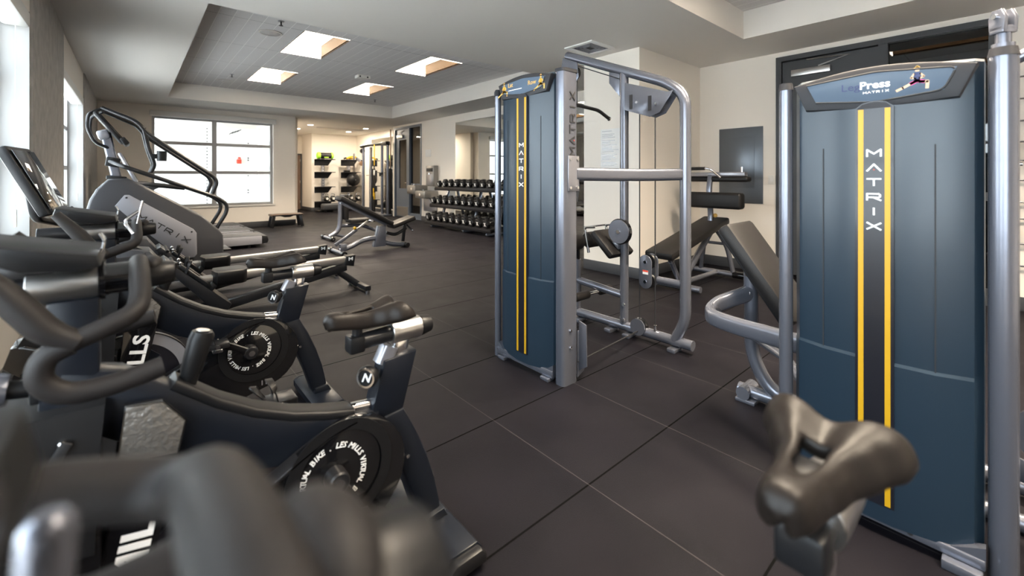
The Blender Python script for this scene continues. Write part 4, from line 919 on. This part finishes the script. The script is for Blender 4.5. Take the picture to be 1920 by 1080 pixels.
rail('front_handle', [(-.30, 7.55, 2.09), (-.42, 7.50, 2.02), (-.435, 7.50, 1.84), (-.37, 7.55, 1.665), (-.24, 7.66, 1.60)], .018, .06)
rail('front_handle', [(-.30, 7.90, 2.09), (-.42, 7.95, 2.02), (-.435, 7.95, 1.84), (-.37, 7.90, 1.665), (-.24, 7.78, 1.60)], .018, .06)
M().tube([(-.30, 7.53, 2.095), (-.31, 7.72, 2.11), (-.30, 7.92, 2.095)], .020, n=12).build('top_bar', 'black_satin', t)
h = M().lathe([(.048, 0), (.052, 0), (.056, .13), (.050, .13)], (.285, 7.42, 1.44), (0, 0, 1), 20).lathe([(0, .002), (.05, .002)], (.285, 7.42, 1.44), (0, 0, 1), 20).build('cup_holder', 'black_plastic', t)
M().box(.18, .25, 7.40, 7.45, 1.47, 1.53, .006).build('holder_bracket', 'black_plastic', h)
for x, z in ((.81, .33), (.855, .41)): M().cyl((x, 7.416, z), (x, 7.422, z), .010, n=8).build('rail_bolt', 'chrome', t)
for x in (-.25, .85): [M().cyl((x, y, 0), (x, y, .05), .03, n=12).build('levelling_foot', 'black_plastic', t) for y in (7.45, 7.98)]
def treadmill(yc, label):
    t = thing('treadmill', label, 'treadmill', (.8, yc, 0), 'treadmills under the far window')
    w = .43
    for k in (-1, 1):
        a, b = sorted((yc+k*.29, yc+k*w))
        s = M().prism([(.10, .06), (1.70, .06), (1.70, .20), (.10, .22)], 'xz', a, b, .012).build('side_rail', 'panel_silver', t)
        M().prism([(1.69, .06), (1.78, .07), (1.80, .12), (1.78, .19), (1.69, .202)], 'xz', a-.002, b+.002, .012).build('end_cap', 'black_plastic', s)
        M().prism([(.12, .222), (1.70, .202), (1.70, .207), (.12, .228)], 'xz', a+.01, b-.01).build('foot_strip', 'black_plastic', s)
        M().cyl((1.5, yc+k*.36, 0), (1.5, yc+k*.36, .065), .035, n=12).build('foot', 'black_plastic', s)
        M().tube([(.05, yc+k*.38, .18), (-.12, yc+k*.36, 1.10)], .045, n=14).build('upright', 'silver_paint', t)
        M().rbar([(-.08, yc+k*.33, 1.10), (.30, yc+k*.34, 1.09), (.62, yc+k*.34, 1.045)], .06, .055, .1, .02).build('handlebar', 'black_plastic', t)
    M().box(.08, 1.76, yc-.29, yc+.29, .10, .195, .01).build('running_belt', 'belt', t)
    M().cyl((1.76, yc-.29, .145), (1.76, yc+.29, .145), .048, n=18).build('roller', 'black_plastic', t)
    M().loft([[(-.42, yc-.42, .03), (.22, yc-.42, .03), (.22, yc+.42, .03), (-.42, yc+.42, .03)], [(-.40, yc-.42, .20), (.20, yc-.42, .24), (.20, yc+.42, .24), (-.40, yc+.42, .20)], [(-.30, yc-.34, .34), (.02, yc-.34, .35), (.02, yc+.34, .35), (-.30, yc+.34, .34)]]).build('motor_cover', 'climber_grey', t, smooth=20)
    M().loft([[(-.16, yc-.40, .98), (.10, yc-.40, .96), (.10, yc+.40, .96), (-.16, yc+.40, .98)], [(-.18, yc-.44, 1.10), (.30, yc-.36, 1.06), (.30, yc+.36, 1.06), (-.18, yc+.44, 1.10)], [(-.12, yc-.40, 1.17), (.20, yc-.30, 1.14), (.20, yc+.30, 1.14), (-.12, yc+.40, 1.17)]]).build('console_base', 'climber_grey', t, smooth=25)
    c = M().obox((-.06, yc, 1.36), (.05, .62, .50), (0, -.42, 0), .02).build('console', 'silver_dark', t)
    M().obox((-.033, yc, 1.372), (.004, .56, .42), (0, -.42, 0), .001).build('console_screen', 'screen', c)
    return t
treadmill(9.02, 'nearest treadmill right behind the stair climber')
treadmill(10.05, 'middle treadmill behind the nearest one')
treadmill(11.08, 'treadmill beside the far wall under the big window')
def rower(Y, label, console):
    t = thing('rowing_machine', label, 'rowing machine', (.6, Y, 0), 'rowing machines behind the bikes')
    r = M().rbar([(.05, Y, .300), (1.78, Y, .335)], .075, .075, bev=.012).build('monorail', 'brushed_steel', t)
    M().prism([(1.70, .285), (1.80, .262), (1.82, .385), (1.72, .378)], 'xz', Y-.05, Y+.05, .006).build('rail_end', 'black_plastic', r)
    text('end_mark', 'M', .05, frame((1.765, Y-.051, .345), (1, 0, 0), (0, 0, 1)), 'white_print', r, sx=1.4, bold=.001)
    M().prism([(.56, .02), (.64, .02), (1.73, .225), (1.73, .305), (.62, .10)], 'xz', Y-.045, Y+.045, .008).build('lower_beam', 'black_satin', t)
    M().prism([(.16, .52), (.20, .545), (.66, .10), (.63, .04), (.55, .04)], 'xz', Y-.17, Y+.17, .01).build('foot_board', 'black_satin', t)
    for k in (-1, 1):
        f = M().obox((.40, Y+k*.11, .375), (.30, .11, .03), (0, .78, 0), .01).build('footplate', 'black_plastic', t)
        M().rbar([(.33, Y+k*.11-.065, .42), (.36, Y+k*.11-.05, .50), (.37, Y+k*.11, .52), (.36, Y+k*.11+.05, .50), (.33, Y+k*.11+.065, .42)], .03, .006, .03, .002).build('foot_strap', 'vinyl_black', f)
        M().obox((.52, Y+k*.11, .27), (.05, .10, .06), (0, .78, 0), .01).build('heel_cup', 'black_plastic', f)
        M().obox((.30, Y+k*.11, .50), (.02, .05, .02), (0, .78, 0), .003).build('strap_buckle', 'chrome', f)
    M().tube([(1.60, Y, .26), (1.86, Y, .05)], .035, n=12).build('rear_leg', 'black_satin', t)
    M().rbar([(1.87, Y-.26, .05), (1.87, Y+.26, .05)], .06, .05, bev=.012).build('rear_foot', 'black_satin', t)
    for k in (-1, 1):
        M().cyl((1.87, Y+k*.24, 0), (1.87, Y+k*.24, .03), .022, n=10).build('levelling_foot', 'chrome', t)
    M().lathe([(0, 0), (.30, 0), (.33, .02), (.33, .16), (.30, .18), (0, .18)], (-.12, Y-.09, .36), (0, 1, 0), 36).build('flywheel_housing', 'black_plastic', t)
    cv = M().prism([(-.14, .60), (-.11, .665), (.10, .63), (.19, .50), (.19, .44), (-.10, .50)], 'xz', Y-.15, Y+.15, .012).build('top_cover', 'climber_grey', t)
    M().box(-.02, .04, Y-.1515, Y-.150, .55, .565).build('cover_print', 'white_print', cv)
    M().rbar([(-.38, Y-.3, .04), (-.38, Y+.3, .04)], .06, .06, bev=.012).build('front_foot', 'black_satin', t)
    for k in (-1, 1): M().cyl((-.38, Y+k*.27, 0), (-.38, Y+k*.27, .03), .03, n=12).build('wheel', 'black_plastic', t)
    M().beam((-.36, Y, .06), (.58, Y, .08), .07, .06, .01).build('front_beam', 'black_satin', t)
    # seat: contoured pad on a carriage
    s = M().loft([[(x, Y+y*k, z) for x, y in ((.55, -.13), (.56, -.15), (.75, -.15), (.79, -.10), (.80, 0), (.79, .10), (.75, .15), (.56, .15), (.55, .13), (.53, 0))] for k, z in ((.70, .262), (.86, .29), (1., .345), (1., .372), (.92, .386))]).build('seat', 'vinyl_black', t, smooth=50)
    M().box(.58, .76, Y-.06, Y+.06, .25, .33, .008).build('seat_carriage', 'black_satin', s)
    M().tube([(.25, Y-.22, .50), (.25, Y+.22, .50)], .014, n=10).build('pull_handle', 'vinyl_black', t)
    if console:
        M().rbar([(-.10, Y, .62), (-.12, Y-.02, .74), (-.30, Y-.22, .86), (-.42, Y-.45, .93), (-.46, Y-.72, .97), (-.47, Y-.80, 1.12)], .05, .045, .12, .014).build('console_arm', 'black_satin', t)
        c = M().obox((-.455, Y-.82, 1.20), (.05, .40, .44), (0, -.42, -.12), .015).build('console', 'black_plastic', t)
        M().obox((-.424, Y-.82, 1.213), (.004, .36, .38), (0, -.42, -.12), .001).build('console_screen', 'screen', c)
        M().obox((-.375, Y-.86, 1.085), (.004, .20, .14), (0, -.42, -.12)).build('paper_note', 'white_sheet', c)
        M().obox((-.372, Y-.84, 1.02), (.07, .30, .03), (0, -.42, -.12), .006).build('console_ledge', 'black_plastic', c)
    return t
rower(4.72, 'nearer rowing machine, its silver rail passing behind the bike saddles', True)
rower(5.62, 'farther rowing machine, behind the nearer one and before the stair climber', False)
# ================================================================== benches, racks and the far end
def foot_bar(t, x, y0, y1, mt='silver_paint'):
    b = M().cyl((x, y0, .045), (x, y1, .045), .030, n=14).build('foot_bar', mt, t)
    for a, c in ((y0-.01, y0+.10), (y1-.10, y1+.01)):
        q = M().lathe([(0, 0), (.036, 0), (.045, .008), (.045, c-a-.008), (.036, c-a), (0, c-a)], (x, a, .045), (0, 1, 0), 16).build('foot_wheel', 'gloss_black', b)
        M().cyl((x, a-.003, .045), (x, a, .045), .015, n=8).build('wheel_bolt', 'chrome', q)
t = thing('adjustable_bench', 'adjustable weight bench with raised black pads in mid floor, nearer of two', 'bench', (3.0, 7.0, 0), 'weight benches in mid floor')
Y = 7.0
foot_bar(t, 2.43, 6.68, 7.32)
M().tube([(2.46, Y, .06), (2.62, Y, .09), (2.86, Y, .20), (3.12, Y, .205)], .040, .15, 16).build('main_beam', 'silver_paint', t)
M().tube([(3.18, Y, .13), (3.36, Y, .07), (3.58, Y, .045)], .040, .12, 16).build('front_beam', 'silver_paint', t)
M().prism([(3.02, .06), (3.22, .06), (3.22, .40), (3.10, .40)], 'xz', Y-.06, Y+.06, .006).build('pedestal', 'silver_paint', t)
f = M().cyl((3.60, Y-.11, .045), (3.60, Y+.11, .045), .043, n=14).build('front_wheel', 'gloss_black', t)
ang = math.atan2(.92-.44, 3.32-2.43)
M().obox((2.885, Y, .665), (1.0, .28, .075), (0, ang, 0), .02).build('back_pad', 'vinyl_black', t)
M().obox((2.865, Y, .615), (.86, .06, .04), (0, ang, 0), .006).build('pad_beam', 'silver_dark', t)
M().obox((3.53, Y, .445), (.44, .28, .075), (0, -.30, 0), .02).build('seat_pad', 'vinyl_black', t)
M().beam((2.40, Y, .15), (2.74, Y, .37), .05, .05, .006).build('strut_sleeve', 'silver_paint', t)
M().beam((2.70, Y, .345), (2.93, Y, .50), .035, .03, .004).build('strut', 'brushed_steel', t)
M().sphere((2.70, Y-.03, .40), .026, n=12).build('pull_pin', 'yellow_paint', t)
M().box(2.47, 2.57, Y-.05, Y+.05, .05, .16, .008).build('rear_bracket', 'silver_paint', t)
M().beam((3.56, Y, .10), (3.60, Y, .42), .04, .05, .006, up=(1, 0, 0)).build('seat_strut', 'black_satin', t)
M().tube([(3.25, Y, .28), (3.42, Y, .22), (3.62, Y, .33)], .028, .08, 12).build('adjust_arm', 'black_satin', t)
M().tube([(3.62, Y, .40), (3.74, Y, .28)], .016, n=10).build('seat_lever', 'black_satin', t); M().sphere((3.745, Y, .275), .022, n=10).build('lever_ball', 'chrome', t)
M().cyl((2.985, Y-.05, .50), (2.985, Y+.05, .50), .022, n=10).build('hinge', 'chrome', t)
t = thing('upright_bench', 'upright bench with curved grey back post, behind the nearer weight bench', 'bench', (3.2, 8.75, 0), 'weight benches in mid floor')
Y = 8.72
foot_bar(t, 2.85, 8.42, 9.02)
M().tube([(2.88, Y, .06), (3.06, Y, .16), (3.09, Y, .40), (3.09, Y, .80)], .045, .16, 16).build('back_post', 'silver_paint', t)
M().tube([(3.08, Y, .26), (3.5, Y, .25), (3.95, Y, .06)], .036, .12, 14).build('seat_beam', 'silver_paint', t)
M().tube([(2.98, Y, .10), (3.16, Y-.0, .045)], .03, n=12).build('brace', 'silver_paint', t)
M().obox((3.165, Y, .63), (.075, .30, .50), (0, -.03, 0), .02).build('back_pad', 'vinyl_black', t)
M().obox((3.50, Y, .345), (.52, .34, .075), (0, 0, 0), .02).build('seat_pad', 'vinyl_black', t)
M().cyl((3.95, Y-.25, .045), (3.95, Y+.25, .045), .040, n=14).build('front_foot', 'silver_paint', t)
# ------------------------------------------------------------------ step platform
t = thing('step_bench', 'low dark step platform on splayed legs against the far wall', 'step', (2.88, 11.83, 0))
M().box(2.50, 3.22, 11.66, 12.0, .27, .315, .012).build('step_top', 'wood_brown', t)
M().box(2.52, 3.20, 11.655, 11.665, .275, .30).build('step_edge', 'black_plastic', t)
for kx, x in ((-1, 2.56), (1, 3.16)):
    for ky, y in ((-1, 11.70), (1, 11.95)): M().beam((x+kx*.045, y+ky*.02, 0), (x, y, .275), .05, .07, .008).build('leg', 'black_satin', t)
M().prism([(2.70, .275), (2.80, .235), (2.92, .235), (3.02, .275)], 'xz', 11.70, 11.95, .004).build('step_brace', 'black_plastic', t)
# ------------------------------------------------------------------ ab / decline bench near the wall corner
t = thing('decline_bench', 'black decline bench with roller pads beside the wall corner', 'bench', (5.0, 2.4, 0))
Y = 2.40
a = math.atan2(.70-.42, 5.42-4.10)
M().obox((4.78, Y, .555), (1.40, .32, .08), (0, -a, 0), .025).build('bench_pad', 'vinyl_black', t)
M().obox((4.80, Y, .50), (1.15, .07, .05), (0, -a, 0), .008).build('pad_beam', 'silver_dark', t)
M().tube([(5.35, Y, .60), (4.65, Y, .10), (4.45, Y, .06)], .035, .1, 14).build('main_strut', 'silver_paint', t)
for k in (-1, 1):
    M().tube([(5.30, Y+k*.05, .62), (5.42, Y+k*.14, .40), (5.46, Y+k*.20, .06)], .028, .12, 12).build('rear_leg', 'silver_paint', t)
M().tube([(5.39, Y-.12, .42), (5.39, Y+.12, .42)], .018, n=10).build('leg_brace', 'silver_paint', t)
b = M().tube([(5.46, Y-.40, .05), (5.46, Y+.36, .05)], .034, n=14).build('foot_tube', 'silver_paint', t)
M().cyl((5.46, Y-.34, .05), (5.46, Y-.20, .05), .042, n=14).build('foot_sleeve', 'gloss_black', b)
M().tube([(4.45, Y-.28, .05), (4.45, Y+.28, .05)], .034, n=14).build('foot_tube', 'silver_paint', t)
M().tube([(4.55, Y, .06), (4.30, Y, .40)], .028, n=12).build('front_strut', 'silver_paint', t)
M().tube([(4.45, Y, .05), (5.46, Y, .05)], .03, n=12).build('base_tube', 'silver_paint', t)
M().rbar([(5.28, Y, .62), (5.30, Y, .80), (5.24, Y, 1.04), (5.30, Y, 1.28)], .06, .045, .12, .012, up=(1, 0, 0)).build('roller_mast', 'silver_paint', t)
M().sphere((5.33, Y-.04, .76), .026, n=12).build('pull_pin', 'orange_print', t)
p = M().box(5.16, 5.30, Y-.40, Y+.32, .855, 1.045, .035, 3).build('leg_pad', 'vinyl_black', t)
p = M().box(5.26, 5.38, Y-.44, Y+.30, 1.17, 1.235, .025, 3).build('foot_pad', 'vinyl_black', t)
M().box(5.27, 5.36, Y-.40, Y+.28, 1.235, 1.285, .008).build('foot_rest', 'silver_dark', p)
M().cyl((5.30, Y-.36, 1.285), (5.30, Y-.36, 1.345), .014, n=8).build('stop_pin', 'chrome', p)
M().tube([(5.22, Y+.22, 1.25), (5.18, Y+.20, 1.33), (5.18, Y-.04, 1.33), (5.24, Y-.14, 1.22)], .012, .05, 10).build('handle', 'chrome', t)
M().cyl((5.18, Y+.02, 1.33), (5.18, Y+.18, 1.33), .020, n=12).build('handle_grip', 'grip_rubber', t)
M().beam((4.36, Y, .30), (4.36, Y-.0, .40), .05, .05, .004, up=(1, 0, 0)).build('hinge_block', 'silver_dark', t)
# ------------------------------------------------------------------ dumbbell rack along the mirror
Ya, Yb = 9.52, 6.90
t = thing('dumbbell_rack', 'three tier dumbbell rack in front of the wall mirror', 'rack', (5.75, 8.2, 0))
TI = [(5.56, .17), (5.70, .575), (5.84, .985)]
for x, z in TI:
    s = M().obox((x, (Ya+Yb)/2, z), (.26, Ya-Yb, .035), (0, -.2, 0), .006).build('shelf', 'black_satin', t)
    M().obox((x-.125, (Ya+Yb)/2, z-.062), (.02, Ya-Yb, .06), (0, -.2, 0), .004).build('shelf_lip', 'black_satin', s)
for y in (9.30, 7.95, 7.10):
    M().beam((5.745, y, .05), (6.04, y, 1.04), .07, .045, .008, up=(1, 0, 0)).build('upright', 'silver_paint', t)
    for x, z in TI: M().box(x+.08, x+.20, y-.03, y+.03, z-.03, z+.012, .004).build('bracket', 'silver_paint', t)
    M().beam((5.48, y, .03), (6.05, y, .03), .07, .045, .008).build('foot', 'silver_paint', t)
    M().beam((5.62, y, .15), (5.50, y, .04), .06, .04, .006).build('foot_brace', 'silver_paint', t)
M().beam((5.70, Ya-.2, .10), (5.70, Yb+.2, .10), .05, .05, .006).build('cross_tube', 'black_satin', t)
def dumbbell(loc, label, group, R, L):
    d = thing('dumbbell', label, 'dumbbell', loc, group)
    x, y, z = loc; zc = z+.0175+.918*R+.003
    tilt = Matrix.Translation((x, y, z)) @ Matrix.Rotation(-.2, 4, 'Y') @ Matrix.Translation((-x, -y, -z))
    def hexh(m, xa, xb):
        prof = lambda r: [(y+r*math.cos(PI/3*k), zc+r*math.sin(PI/3*k)) for k in range(6)]
        return m.loft([[(px, py, pz) for py, pz in prof(rr)] for px, rr in ((xa, R*.84), (xa+.012, R*1.06), (xb-.012, R*1.06), (xb, R*.84))])
    h = hexh(M(), x-L/2, x-L/2+.085).rot(tilt).build('head', 'black_plastic', d, smooth=20)
    wm = M(); e = x-L/2-.0012
    for k in (-1, 1):
        q = R*.40; wm.prism([(y-k*q*.7-.009, zc-q), (y-k*q*.7+.009, zc-q), (y+k*q*.7+.009, zc+q), (y+k*q*.7-.009, zc+q)], 'yz', e, e+.0012)
    wm.rot(tilt).build('end_mark', 'white_print', h)
    hexh(M(), x+L/2-.085, x+L/2).rot(tilt).build('head', 'black_plastic', d, smooth=20)
    M().cyl((x-L/2+.08, y, zc), (x+L/2-.08, y, zc), .016, n=10).rot(tilt).build('handle', 'chrome', d)
    return d
NTH = ['first', 'second', 'third', 'fourth', 'fifth', 'sixth', 'seventh', 'eighth', 'ninth', 'tenth']
for (x, z), R, tier in zip(TI, (.098, .090, .080), ('bottom', 'middle', 'top')):
    y0 = {'bottom': 9.36, 'middle': 9.36, 'top': 9.32}[tier]; first = None
    for i in range(10):
        loc = (x, y0-.256*i-(.02 if tier == 'middle' and i > 3 else 0), z); lab = 'black dumbbell with white cross mark, %s from the left end of the %s tier' % (NTH[i], tier); g = 'dumbbells on the %s tier' % tier
        if first is None: first = dumbbell(loc, lab, g, R, .27)
        else: dup(first, loc, lab, g)
# ------------------------------------------------------------------ drinking fountain
t = thing('drinking_fountain', 'steel double drinking fountain with bottle filler beside the dumbbell rack', 'fountain', (XR, 10.4, .7))
M().box(5.98, XR-.005, 10.02, 10.42, .98, 1.53, .012).build('filler_tower', 'fountain_steel', t)
M().box(5.972, 5.98, 10.08, 10.36, 1.02, 1.30, .003).build('filler_alcove', 'silver_dark', t); M().box(5.970, 5.98, 10.06, 10.38, 1.37, 1.46, .003).build('filler_panel', 'slot_dark', t)
M().cyl((5.965, 10.22, 1.34), (5.965, 10.22, 1.29), .02, n=10).build('filler_nozzle', 'chrome', t)
M().box(5.72, XR-.02, 10.55, 11.02, .76, 1.0, .03).build('high_basin', 'fountain_steel', t)
M().box(5.70, XR-.02, 10.0, 10.52, .66, .86, .03).build('low_basin', 'fountain_steel', t)
for y, z in ((10.75, 1.0), (10.25, .86)):
    M().cyl((5.80, y, z), (5.80, y, z+.03), .02, n=10).cyl((5.78, y+.12, z), (5.80, y+.12, z+.045), .012, n=8).build('spout', 'chrome', t)
    M().cyl((5.695 if z < .9 else 5.715, y, z-.10), (5.72, y, z-.10), .035, n=12).build('push_button', 'chrome', t)
M().box(5.95, XR-.01, 10.05, 10.5, .30, .66, .02).build('lower_cover', 'silver_dark', t)
# ------------------------------------------------------------------ accessory towers in the alcove
def acc_rack(x, label):
    t = thing('accessory_rack', label, 'rack', (x, 16.05, 0), 'accessory racks on the alcove wall')
    for k in (-1,): M().box(x-.05, x+.05, 16.1, 16.2, 0, 1.88, .006).build('post', 'silver_dark', t)
    h = 0
    for k in range(14): M().cyl((x, 16.097, .45+.1*k), (x, 16.10, .45+.1*k), .016, n=8).build('post_hole', 'white_sheet', t)
    for z in (1.83, 1.38, .86, .34):
        s = M().box(x-.30, x+.34, 15.82, 16.10, z, z+.025, .004).build('shelf', 'black_satin', t)
        M().prism([(x-.30, z), (x+.30, z), (x+.16, z-.20), (x-.30, z-.20)], 'xz', 16.08, 16.095).build('shelf_bracket', 'black_satin', s)
    M().box(x-.25, x+.25, 15.82, 16.2, 0, .06, .01).build('foot', 'black_satin', t)
    return t
acc_rack(5.10, 'left accessory rack carrying the green sandbag'); acc_rack(6.02, 'right accessory rack carrying the exercise ball and yellow straps')
t = thing('sandbag', 'black sandbag with lime green ends on the top left shelf', 'bag', (5.12, 15.9, 1.96))
M().cyl((4.93, 15.93, 1.977), (5.32, 15.93, 1.977), .105, n=18).build('bag', 'vinyl_black', t)
for a, b in ((4.84, 4.95), (5.30, 5.38)): M().cyl((a, 15.93, 1.977), (b, 15.93, 1.977), .118, n=18, bev=.02).build('bag_end', 'lime_rubber', t)
M().box(5.05, 5.20, 15.815, 15.83, 1.90, 1.93, .002).build('bag_patch', 'lime_rubber', t)
t = thing('strap_coil', 'yellow suspension straps heaped on the top right shelf', 'strap', (6.05, 15.95, 1.855))
M().tube([(5.86, 15.92, 1.892), (5.96, 15.86, 1.945), (6.10, 15.92, 1.975), (6.24, 15.96, 1.935), (6.28, 15.88, 1.895)], .032, .05, 8).tube([(5.98, 16.0, 1.895), (6.12, 15.88, 1.90), (6.22, 15.98, 1.97)], .028, .04, 8).build('strap', 'yellow_strap', t)
M().tube([(5.78, 15.95, 1.889), (5.83, 15.9, 1.92), (5.90, 15.96, 1.892)], .03, .03, 8).build('strap_handle', 'vinyl_black', t)
t = thing('exercise_ball', 'dark grey exercise ball on the right accessory rack', 'ball', (6.10, 15.85, .885))
M().sphere((6.08, 15.84, 1.124), .235, n=30).build('ball', 'black_plastic', t); M().cyl((6.08, 15.605, 1.115), (6.08, 15.612, 1.115), .015, n=8).build('valve', 'silver_dark', t)
t = thing('foam_roller', 'short black roller lying on the second right shelf', 'roller', (5.9, 15.95, 1.405))
M().cyl((5.78, 15.98, 1.44), (6.00, 15.98, 1.44), .035, n=14).build('roller_core', 'vinyl_black', t); M().cyl((5.772, 15.98, 1.44), (5.78, 15.98, 1.44), .03, n=12).build('roller_cap', 'silver_dark', t)
def kettlebell(x, z, label):
    k = thing('kettlebell', label, 'kettlebell', (x, 15.9, z), 'kettlebells on the lowest shelves')
    M().lathe([(0, 0), (.06, 0), (.09, .03), (.10, .09), (.085, .15), (.05, .18), (0, .185)], (x, 15.9, z), (0, 0, 1), 18).build('bell', 'gloss_black', k)
    M().tube([(x-.06, 15.9, z+.14), (x-.065, 15.9, z+.24), (x, 15.9, z+.275), (x+.065, 15.9, z+.24), (x+.06, 15.9, z+.14)], .016, .05, 8).build('handle', 'chrome', k)
    M().lathe([(0, 0), (.045, 0), (.045, .004), (0, .004)], (x, 15.8, z+.09), (0, -1, 0), 14).build('bell_face', 'white_trim', k)
kettlebell(5.15, .369, 'larger black kettlebell on the left rack, left of the two there'); kettlebell(5.37, .369, 'black kettlebell on the left rack, right of the two there')
kettlebell(6.02, .369, 'black kettlebell on the right rack, left of the two there'); kettlebell(6.27, .369, 'black kettlebell on the right rack, right of the two there')
t = thing('rolling_cart', 'dark rounded cart standing on the floor under the left accessory rack', 'cart', (5.2, 15.6, 0))
M().box(4.90, 5.62, 15.45, 15.78, .06, .30, .06, 3).build('cart_body', 'base_rubber', t)
for x in (4.98, 5.54): M().cyl((x, 15.46, .05), (x, 15.50, .05), .05, n=14).build('wheel', 'gloss_black', t)
# ------------------------------------------------------------------ functional trainer in the alcove
t = thing('cable_trainer', 'tall chrome twin pulley cable trainer in the alcove corner', 'weight machine', (5.95, 13.6, 0))
posts = [(5.85, 14.35), (5.98, 14.05), (5.95, 13.10), (6.02, 12.85)]
for i, (x, y) in enumerate(posts): M().cyl((x, y, 0), (x, y, 2.22), .045, n=16).build('column', 'silver_paint', t)
M().tube([(5.80, 14.42, 2.25), (5.9, 14.0, 2.28), (5.95, 13.2, 2.28), (6.0, 12.82, 2.30)], .05, .1, 12).build('top_beam', 'black_satin', t)
M().box(5.92, 6.08, 12.78, 13.2, 2.22, 2.34, .02).build('top_cover', 'black_satin', t)
for a, b in ((14.12, 14.32), (12.92, 13.06)): M().box(6.05, 6.16, a-.04, b+.04, .06, 1.5, .01).build('weight_stack', 'slot_dark', t)
M().box(5.85, 6.25, 12.80, 14.45, 0, .06, .01).build('base', 'silver_paint', t)
for k in range(2):
    y = (14.0, 13.0)[k]; M().cyl((5.90, y-.03, 1.28), (5.90, y+.20, 1.28), .012, n=8).build('arm_pin', 'chrome', t)
for x, y, z in ((5.82, 14.36, 2.10), (5.80, 14.36, 1.68)): M().cyl((x, y-.03, z), (x, y+.03, z), .08, n=16).build('pulley', 'copper_weight' if z < 2 else 'black_satin', t)
M().rbar([(5.80, 14.42, 1.75), (5.72, 14.62, 1.85)], .05, .10, bev=.01).build('swivel_arm', 'silver_paint', t)
M().cyl((5.93, 13.12, 1.25), (5.93, 13.12, 1.36), .07, n=14).build('carriage', 'black_satin', t)
for y, z0 in ((13.95, .4), (12.95, .4)): M().cyl((5.93, y, z0), (5.93, y, 2.2), .008, n=6).build('cable', 'chrome', t)
t2 = thing('stirrup_strap', 'black stirrup loop hanging from the trainer left arm', 'strap', (5.64, 14.65, 1.3))
M().tube([(5.64, 14.64, 1.72), (5.64, 14.68, 1.58), (5.64, 14.70, 1.25), (5.64, 14.56, 1.25), (5.64, 14.58, 1.58), (5.64, 14.64, 1.72)], .014, .03, 8).build('loop', 'vinyl_black', t2)
M().box(5.625, 5.655, 14.57, 14.69, 1.80, 2.02, .01).build('plate', 'silver_dark', t2)
t2 = thing('suspension_strap', 'yellow and black suspension trainer hanging inside the cable trainer', 'strap', (5.88, 13.52, .6))
M().box(5.87, 5.88, 13.49, 13.55, 1.60, 2.27).build('upper_strap', 'yellow_strap', t2); M().box(5.87, 5.882, 13.50, 13.56, .62, 1.60).build('lower_strap', 'vinyl_black', t2)
M().box(5.86, 5.885, 13.47, 13.57, 1.28, 1.45, .01).build('buckle', 'white_trim', t2)
M().box(5.855, 5.885, 13.53, 13.59, .60, .86, .004).box(5.855, 5.885, 13.47, 13.54, .50, .72, .004).build('foot_cradle', 'yellow_strap', t2)
M().box(5.86, 5.882, 13.50, 13.56, .15, .52, .006).build('strap_tail', 'vinyl_black', t2)
